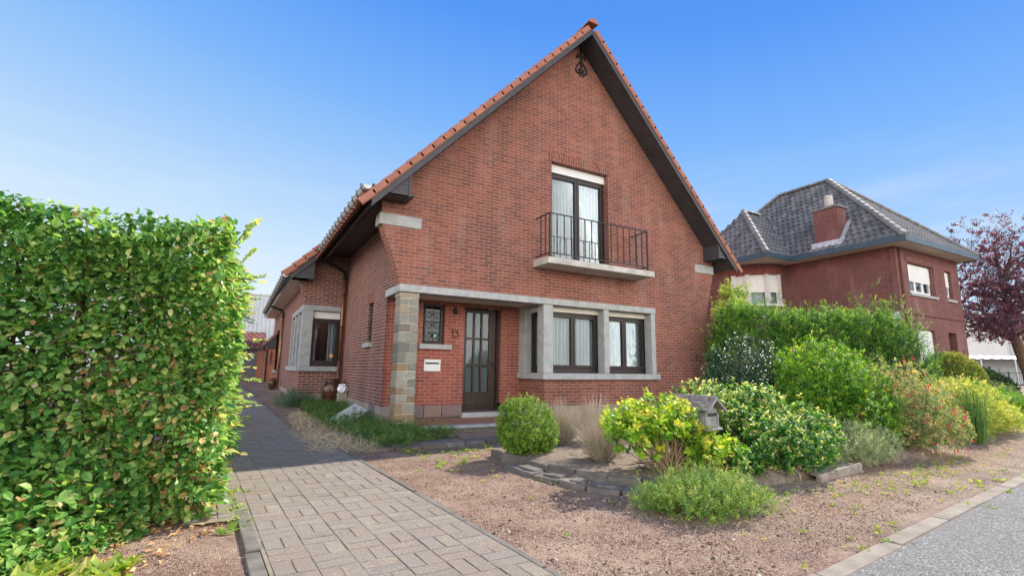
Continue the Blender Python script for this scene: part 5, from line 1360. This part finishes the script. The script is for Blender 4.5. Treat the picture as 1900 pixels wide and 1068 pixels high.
def make_shrubs():
    # clipped box bush
    bush('round_bush', 'clipped round bright green box bush left of the dry tufts', 'bush', (3.28, 5.5, .03), [(0, 0, .38, .41, .40, .39), (.05, .02, .30, .41, .40, .3), (-.1, -.05, .42, .26, .26, .28)], 2600, 9, .028, .55, M['lf_box'], .05, .7, .35, .32, .12, 5, (.25, .95), .25, poke=.06, ntw=30, r0=.01, fwd=.9)
    # dry tufts
    for k, (x, y, h, w, lab) in enumerate(((4.05, 5.85, .64, .36, 'pale dry twiggy tuft right behind the round bush'), (4.62, 5.75, .70, .42, 'tallest pale dry tuft against the bay wall'), (3.80, 4.62, .62, .36, 'pale dry tuft nearest the slate edging'))):
        t = thing('dry_tuft', lab, 'dry plant', (x, y, .08), 0, 'dried out tufts in the bed'); m = MB(); r = np.random.default_rng(40 + k)
        for i in range(460):
            a = r.uniform(0, 6.28); q = w * math.sqrt(r.random()); hh = h * r.uniform(.5, 1.1) * (1 - .4 * (q / w) ** 2); m.cur = r.random()
            b = np.array([math.cos(a), math.sin(a), 0]) * q
            m.tube([b * .22, b * .55 + [0, 0, hh * .45], b * 1.0 + [r.normal() * .03, r.normal() * .03, hh]], [.0035, .0028, .0012], 3, False)
            if i % 2 == 0: m.tube([b * .6 + [0, 0, hh * .5], b * .9 + [r.normal() * .06, r.normal() * .06, hh * .85]], [.002, .001], 3, False)
        m.build('stems', M['dry'], t)
        n = 420; P = np.stack([w * .9 * r.normal(size=n) * .5, w * .9 * r.normal(size=n) * .5, r.uniform(.03, h * .45, n)], -1)
        leaves('foliage', P, r.normal(size=(n, 3)) + [0, 0, .8], r.normal(size=(n, 3)), .03, .3, r.random(n) * .7, M['lf_lav'], t, LEAF2)
    # leggy yellow green shrub with big round leaves
    E = [(-.38, .08, .52, .40, .34, .27), (-.10, -.05, .62, .38, .34, .26), (.30, -.05, .36, .34, .32, .2), (.62, -.15, .22, .3, .28, .18), (.0, .2, .5, .5, .3, .24), (.30, -.2, .28, .3, .24, .2)]
    t = bush('griselinia_shrub', 'leggy shrub with large round yellow green leaves in front of the mailbox', 'shrub', (3.97, 3.78, .06), E, 560, 8, .068, .72, M['lf_gris'], .11, .65, .45, .55, .15, 9, (.15, .7), .35, 'twig', 110, .009, LEAF8, topgain=.25)
    # variegated skimmia mass behind mailbox
    E = [(-.35, .42, .58, .5, .4, .42), (.2, .25, .58, .6, .5, .42), (.55, -.2, .38, .5, .45, .36), (.0, -.35, .34, .5, .4, .32), (-.62, -.25, .2, .32, .3, .2), (.95, -.05, .32, .38, .4, .30)]
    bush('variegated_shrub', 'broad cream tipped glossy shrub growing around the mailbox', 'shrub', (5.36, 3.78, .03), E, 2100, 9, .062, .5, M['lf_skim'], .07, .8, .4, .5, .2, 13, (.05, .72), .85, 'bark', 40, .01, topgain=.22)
    # dark holly
    bush('holly_bush', 'dark glossy grey green holly bush close to the house corner', 'shrub', (7.3, 5.25, .08), [(0, 0, .95, .72, .62, .66), (-.2, -.2, .5, .62, .55, .5), (.45, -.1, .7, .5, .5, .55)], 3000, 8, .052, .55, M['lf_holly'], .09, .5, .6, .5, .22, 17, (.1, .75), .3, 'twig', 60, .008)
    # bright green shrub
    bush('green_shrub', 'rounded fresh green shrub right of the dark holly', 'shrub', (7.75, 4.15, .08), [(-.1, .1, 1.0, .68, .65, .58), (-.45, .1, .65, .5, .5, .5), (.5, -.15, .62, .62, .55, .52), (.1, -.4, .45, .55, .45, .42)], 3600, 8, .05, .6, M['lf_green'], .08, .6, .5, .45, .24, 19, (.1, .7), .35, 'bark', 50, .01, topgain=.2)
    # fuchsia with flowers
    E = [(0, 0, .72, .66, .6, .55), (.45, -.1, .58, .5, .5, .48), (-.3, -.25, .5, .5, .45, .45), (.2, -.4, .36, .7, .45, .34)]
    t = bush('fuchsia_bush', 'loose shrub with small red hanging flowers', 'shrub', (8.72, 3.8, .05), E, 3000, 7, .046, .5, M['lf_fuch'], .09, .35, .6, .5, .22, 23, (.2, .85), .3, 'twig', 60, .007)
    P, D = sample_ellipsoids(E, 150, .2, .22, 23); r = np.random.default_rng(3); nP = []; nD = []
    for k in range(5): nP.append(P + r.normal(size=P.shape) * .012 + D * .02); nD.append(np.array([0, 0, -1.0]) + r.normal(size=P.shape) * .5)
    nP = np.concatenate(nP); fl = leaves('flowers', nP, np.concatenate(nD), r.normal(size=nP.shape), .036, .4, r.random(len(nP)), M['flower'], t); fl['kind'] = 'stuff'
    # low rosemary-like plant
    bush('rosemary_bush', 'low grey green needle leaved bush at the edge of the gravel', 'shrub', (6.75, 3.5, .02), [(0, 0, .24, .55, .38, .32), (.42, -.1, .22, .45, .34, .28), (-.55, .05, .2, .42, .32, .24)], 2200, 10, .034, .24, M['lf_rose'], .10, .8, .5, .6, .25, 29, (.25, 1.0), .3, 'twig', 30, .006, LEAF2)
    # conifer row by the house corner
    E = []; r = np.random.default_rng(31); A = np.array([10.9, 8.0]); B_ = np.array([13.7, 5.9])
    for k in range(7):
        f = k / 6; p = A * (1 - f) + B_ * f - np.array([12.5, 6.8]); h = 2.9 - .35 * f + r.uniform(-.1, .1)
        E.append((p[0], p[1], h * .5, .75, .75, h * .5)); E.append((p[0] + r.uniform(-.3, .3), p[1] - .25, h * .38, .8, .7, h * .4)); E.append((p[0] + .1, p[1], h * .78, .55, .55, h * .22))
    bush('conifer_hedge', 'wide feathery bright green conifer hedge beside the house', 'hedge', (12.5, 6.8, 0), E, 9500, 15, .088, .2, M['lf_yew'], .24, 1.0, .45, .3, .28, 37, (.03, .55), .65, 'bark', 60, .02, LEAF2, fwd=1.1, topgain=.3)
    # yellow shrub, broom, neighbours' planting
    bush('yellow_shrub', 'spreading bright yellow leaved shrub by the road edge', 'shrub', (12.2, 4.15, 0), [(0, 0, .58, .85, .6, .52), (.8, -.05, .34, .8, .55, .32), (-.6, .1, .55, .5, .5, .42), (1.6, .1, .25, .7, .5, .24)], 2900, 8, .065, .45, M['lf_yellow'], .12, .6, .5, .5, .25, 41, (.2, .8), .3, 'twig', 30, .008)
    t = thing('broom_plant', 'upright dark green brush like plant in front of the yellow shrub', 'plant', (11.0, 3.62, 0)); m = MB(); r = np.random.default_rng(4)
    for i in range(120):
        a = r.uniform(0, 6.28); q = .17 * math.sqrt(r.random()); h = r.uniform(.4, .95); b = np.array([math.cos(a), math.sin(a), 0]) * q; m.cur = r.random()
        m.tube([b * .6, b * .95 + [0, 0, h * .6], b * 1.15 + [r.normal() * .02, r.normal() * .02, h]], [.006, .005, .002], 3, False)
    m.build('stems', M['lf_broom'], t); n = 900; a = r.uniform(0, 6.28, n); q = .25 * np.sqrt(r.random(n)); P = np.stack([np.cos(a) * q, np.sin(a) * q, r.uniform(.05, .9, n) * (1 - q)], -1)
    leaves('foliage', P, np.array([0, 0, 1.0]) + r.normal(size=(n, 3)) * .4, r.normal(size=(n, 3)), .05, .18, r.random(n), M['lf_broom'], t, LEAF2)
    bush('dome_topiary', 'clipped dome shaped yellow green bush by the neighbour house corner', 'bush', (17.7, 6.2, 0), [(0, 0, .8, .8, .8, .98)], 4200, 8, .06, .45, M['lf_dome'], .06, .5, .4, .2, .03, 43, (.1, .7), .2, poke=.02, ntw=10, topgain=.35)
    bush('mounded_groundcover', 'low spreading green mound in front of the dome bush', 'shrub', (15.2, 5.1, 0), [(0, 0, .55, 1.1, .7, .45), (1.2, -.1, .42, 1.0, .6, .36), (2.5, .1, .35, .9, .6, .3)], 2400, 8, .08, .4, M['lf_green'], .1, .5, .5, .35, .15, 47, (.1, .6), .3, ntw=10)
    bush('dark_mound', 'dark green rounded clipped hedge mound behind the yellow shrub', 'hedge', (21.2, 6.9, 0), [(0, 0, .7, 1.6, .9, .75), (1.5, .2, .6, 1.2, .9, .65)], 3400, 8, .075, .5, M['lf_dark'], .08, .5, .5, .25, .06, 53, (.1, .8), .2, poke=.03, ntw=10)
    bush('brown_mound', 'low brownish bush in front of the dark mound', 'shrub', (19.4, 5.9, 0), [(0, 0, .5, .9, .7, .5)], 900, 7, .05, .45, M['lf_fuch'], .08, .5, .5, .3, .12, 59, (.0, .4), .2, ntw=10)
    E = [(k * 1.2, k * .25, .6, .9, .8, .95) for k in range(8)]
    bush('boundary_hedge', 'long dark clipped hedge below the white canopy', 'hedge', (26.5, 9.2, 0), E, 4500, 8, .11, .5, M['lf_dark'], .08, .5, .5, .2, .05, 61, (.1, .7), .2, poke=.03, ntw=10)
    bush('pale_shrub', 'low pale green drooping shrub at the neighbour corner', 'shrub', (21.6, 7.35, .4), [(0, 0, .9, .9, .4, .22), (.7, -.1, .75, .7, .4, .2)], 500, 8, .09, .3, M['lf_lav'], .15, .2, .6, .4, .2, 67, (.4, 1), .2, ntw=14)
    bush('low_green_bush', 'low grey green bush right of the yellow shrub', 'shrub', (17.2, 4.9, 0), [(0, 0, .35, .8, .6, .35), (.9, .1, .3, .6, .5, .3)], 900, 7, .05, .35, M['lf_rose'], .08, .5, .5, .3, .1, 71, (.2, .7), .2, ntw=8)
    # feathery ground plants in the foreground
    bush('juniper_spread', 'low feathery green spreading plant at the front of the bed', 'shrub', (3.4, 2.93, .0), [(-.1, -.05, .12, .36, .30, .15), (.24, -.10, .14, .36, .30, .16), (.14, .18, .15, .38, .28, .17), (.46, .02, .1, .28, .26, .13), (-.24, .22, .1, .26, .22, .13)], 3000, 12, .032, .26, M['lf_juni'], .075, .9, .55, .7, .35, 73, (.15, .95), .3, 'twig', 40, .005, LEAF2, poke=.3)
    # climber behind the right house corner
    bush('climbing_shrub', 'pale yellow green climbing shrub at the right house corner', 'shrub', (11.7, 8.9, .0), [(-.05, .0, 2.0, .5, .45, 1.2), (.3, -.1, 2.8, .6, .45, .6), (.15, -.2, 3.35, .45, .4, .3)], 620, 8, .085, .55, M['lf_yellow'], .2, .6, .6, .6, .3, 79, (.0, .55), .3, 'twig', 40, .012)
    # along the side wall
    bush('lavender_clump', 'dark grey green bushy clump at the annex corner', 'shrub', (1.35, 13.7, .1), [(0, 0, .2, .5, .6, .3), (.15, .9, .2, .35, .6, .3)], 1500, 9, .045, .25, M['lf_lav'], .12, .9, .5, .6, .2, 83, (.0, .7), .3, ntw=20, r0=.006, shape=LEAF2)
    bush('sprawling_plant', 'sprawling green weeds at the foot of the stone pillar', 'weed', (2.32, 7.75, 0), [(0, 0, .12, .5, .7, .16), (.25, .5, .14, .35, .4, .18), (.6, -.02, .12, .45, .35, .16), (-.2, -.55, .1, .35, .4, .12)], 1900, 9, .038, .34, M['lf_ground'], .09, .9, .6, .8, .3, 89, (.2, .9), .3, ntw=20, r0=.004, shape=LEAF2)
make_shrubs()

def make_ground_plants():
    r = np.random.default_rng(91)
    # green carpet along the side wall
    Q = scatter([(1.75, 7.3), (2.5, 8.6), (2.5, 14.0), (1.6, 14.1), (1.35, 12), (1.5, 9.5)], 2600, 92)
    P = np.stack([Q[:, 0], Q[:, 1], np.array([gz(*q) for q in Q]) + .07 + .16 * r.random(len(Q)) ** 2], -1)
    a = shoots(P, np.tile([0, 0, 1.0], (len(P), 1)), 9, .12, .2, .6, .048, .34, 93, (.1, .8))
    o = leaves('ground_cover', *a, M['lf_ground'], None, LEAF2); tag(o, 'green ground cover along the side wall', kind='stuff')
    # straw-like dead grass at the drive edge
    Q = scatter([(1.0, 7.0), (1.7, 6.7), (2.0, 7.4), (1.75, 9), (1.45, 12), (1.1, 12), (.95, 9)], 2400, 94)
    P = np.stack([Q[:, 0], Q[:, 1], np.array([gz(*q) for q in Q]) + .012], -1); n = len(P)
    D = np.stack([r.normal(size=n) * .8, r.normal(size=n) * .8, r.uniform(.1, .8, n)], -1)
    o = leaves('dead_grass', P, D, r.normal(size=(n, 3)), r.uniform(.06, .2, n), .035, r.random(n), M['lf_straw'], None, LEAF2); tag(o, 'dry straw coloured grass at the drive edge', kind='stuff')
    # weeds in the grit, along the kerb and under the hedge
    spots = []
    for q in scatter(GRIT, 110, 95): spots.append((q[0], q[1], r.uniform(.012, .03)))
    for k in range(60):
        s = r.uniform(5.2, 16); p = kpt(s, r.normal() * .05 + (.13 if r.random() < .6 else -.03)); spots.append((p[0], p[1], r.uniform(.02, .045)))
    for q in scatter([(4.4, 2.35), (8, 2.6), (9, 3.2), (5, 3.0)], 120, 96): spots.append((q[0], q[1], r.uniform(.012, .035)))
    for q in scatter([(2.2, 5.2), (3.2, 6.4), (4.2, 6.9), (2.0, 6.8)], 60, 97): spots.append((q[0], q[1], r.uniform(.02, .05)))
    for q in scatter([(-1.7, 2.9), (-.8, 3.0), (-.42, 3.6), (-1.6, 4.1)], 330, 98): spots.append((q[0], q[1], r.uniform(.04, .10)))
    for k in range(46):
        u = r.integers(0, 6) * .218; v = 2.0 + r.random() * 6; x, y = drv(u, v); spots.append((x, y, r.uniform(.008, .02)))
    for k in range(16): x, y = drv(-.1 + r.normal() * .04, 4.0 + r.random() * 1.4); spots.append((x, y, r.uniform(.03, .07)))
    Ps, Ds, Ls, Ts = [], [], [], []
    for x, y, s in spots:
        k = r.integers(6, 16); t0 = r.uniform(.1, .7)
        for i in range(k):
            a = r.uniform(0, 6.28); Ps.append((x + r.normal() * s * .5, y + r.normal() * s * .5, gz(x, y) - .004)); Ds.append((math.cos(a), math.sin(a), r.uniform(.2, 1.4))); Ls.append(s * r.uniform(.6, 1.5)); Ts.append(t0 + r.uniform(-.1, .3))
    o = leaves('weeds', np.array(Ps), np.array(Ds), r.normal(size=(len(Ps), 3)) * .4 + [0, 0, 1], np.array(Ls), .42, np.array(Ts), M['lf_weed'], None); tag(o, 'small weeds in the gravel and paving joints', kind='stuff')
    # fallen dry leaves
    Q = np.concatenate([scatter([(-1.5, 3.3), (-.4, 3.45), (.08, 4.3), (-.1, 4.6), (-1.5, 4.1)], 620, 99), scatter([(4.0, 2.3), (9, 2.75), (13, 3.4), (9, 3.7), (5.4, 3.0), (4.2, 2.7)], 2600, 100), scatter(GRIT, 420, 101), scatter([(3.2, 3.7), (4.6, 3.5), (5.0, 5.2), (3.2, 5.4)], 260, 102)])
    n = len(Q); z = np.where((Q[:, 0] > 3.3) & (Q[:, 1] > 3.6), .1, 0.0) + .004
    P = np.stack([Q[:, 0], Q[:, 1], z], -1); D = np.stack([r.normal(size=n), r.normal(size=n), r.uniform(-.1, .35, n)], -1); N = np.array([0, 0, 1.0]) + r.normal(size=(n, 3)) * .45
    o = leaves('fallen_leaves', P, D, N, r.uniform(.018, .055, n) * np.where(Q[:, 0] > 1, .55, 1.1), .5, r.random(n), M['lf_dry'], None); tag(o, 'dry fallen leaves', kind='stuff')
make_ground_plants()

def make_copper_tree():
    c = np.array(at(1878, 20.5)); t = thing('copper_beech', 'purple leaved tree at the right edge of the picture', 'tree', c); r = np.random.default_rng(111)
    m = MB(); m.tube([(.9, -.2, 0), (.75, -.15, 1.2), (.45, -.05, 2.2), (.1, 0, 3.1), (-.1, 0, 4.6), (-.1, .1, 6.6)], [.26, .22, .19, .15, .10, .04], 10); 
    limbs = []
    for k in range(26):
        z0 = r.uniform(2.4, 5.8); f = (z0 - 2.2) / 4.2; b = np.array([.45 - .55 * min(1, f * 1.6), 0, z0]); a = r.uniform(0, 6.28); ln = r.uniform(1.3, 2.7) * (1 - .35 * f)
        e = b + np.array([math.cos(a) * ln, math.sin(a) * ln, r.uniform(.1, 1.5)]); md = (b + e) / 2 + np.array([0, 0, .2]) + r.normal(size=3) * .12
        m.tube([b, md, e], [.07, .04, .012], 6, False); limbs.append((b, md, e))
    m.build('trunk', M['bark'], t)
    E = [(-2.0, 0, 4.6, 1.5, 1.3, 1.3), (-1.5, 0, 3.2, 1.4, 1.2, 1.0), (0, 0, 4.9, 2.6, 2.3, 2.3), (-.9, 0, 3.5, 1.7, 1.6, 1.2), (.9, .2, 4.4, 1.9, 1.8, 1.6), (-.2, .1, 6.7, 1.9, 1.6, 1.5), (1.6, 0, 3.2, 1.5, 1.4, 1.0)]
    P, D = sample_ellipsoids(E, 2100, .75, .3, 112, zmin=2.5)
    # keep clumps: modulate by noise so the sky shows through
    q = np.sin(P[:, 0] * 3.1 + 1.3) * np.sin(P[:, 1] * 2.9) + np.sin(P[:, 2] * 3.7 + P[:, 0] * 1.7); P = P[q > -.55]; D = D[q > -.55]
    a = shoots(P, D, 13, .42, .2, .7, .12, .66, 113, (.1, .7), fwd=.7)
    leaves('crown', a[0], a[1], a[2], a[3], a[4], a[5], M['lf_purple'], t)
    tw = MB()
    for i in r.choice(len(P), 240, replace=False):
        b, md, e = limbs[r.integers(len(limbs))]; best = min(limbs, key=lambda L: np.linalg.norm(L[2] - P[i])); s = best[1] * .4 + best[2] * .6
        tw.tube([s, (s + P[i]) / 2 + r.normal(size=3) * .06, P[i]], [.012, .008, .004], 4, False)
    tw.build('branches', M['bark'], t)
make_copper_tree()
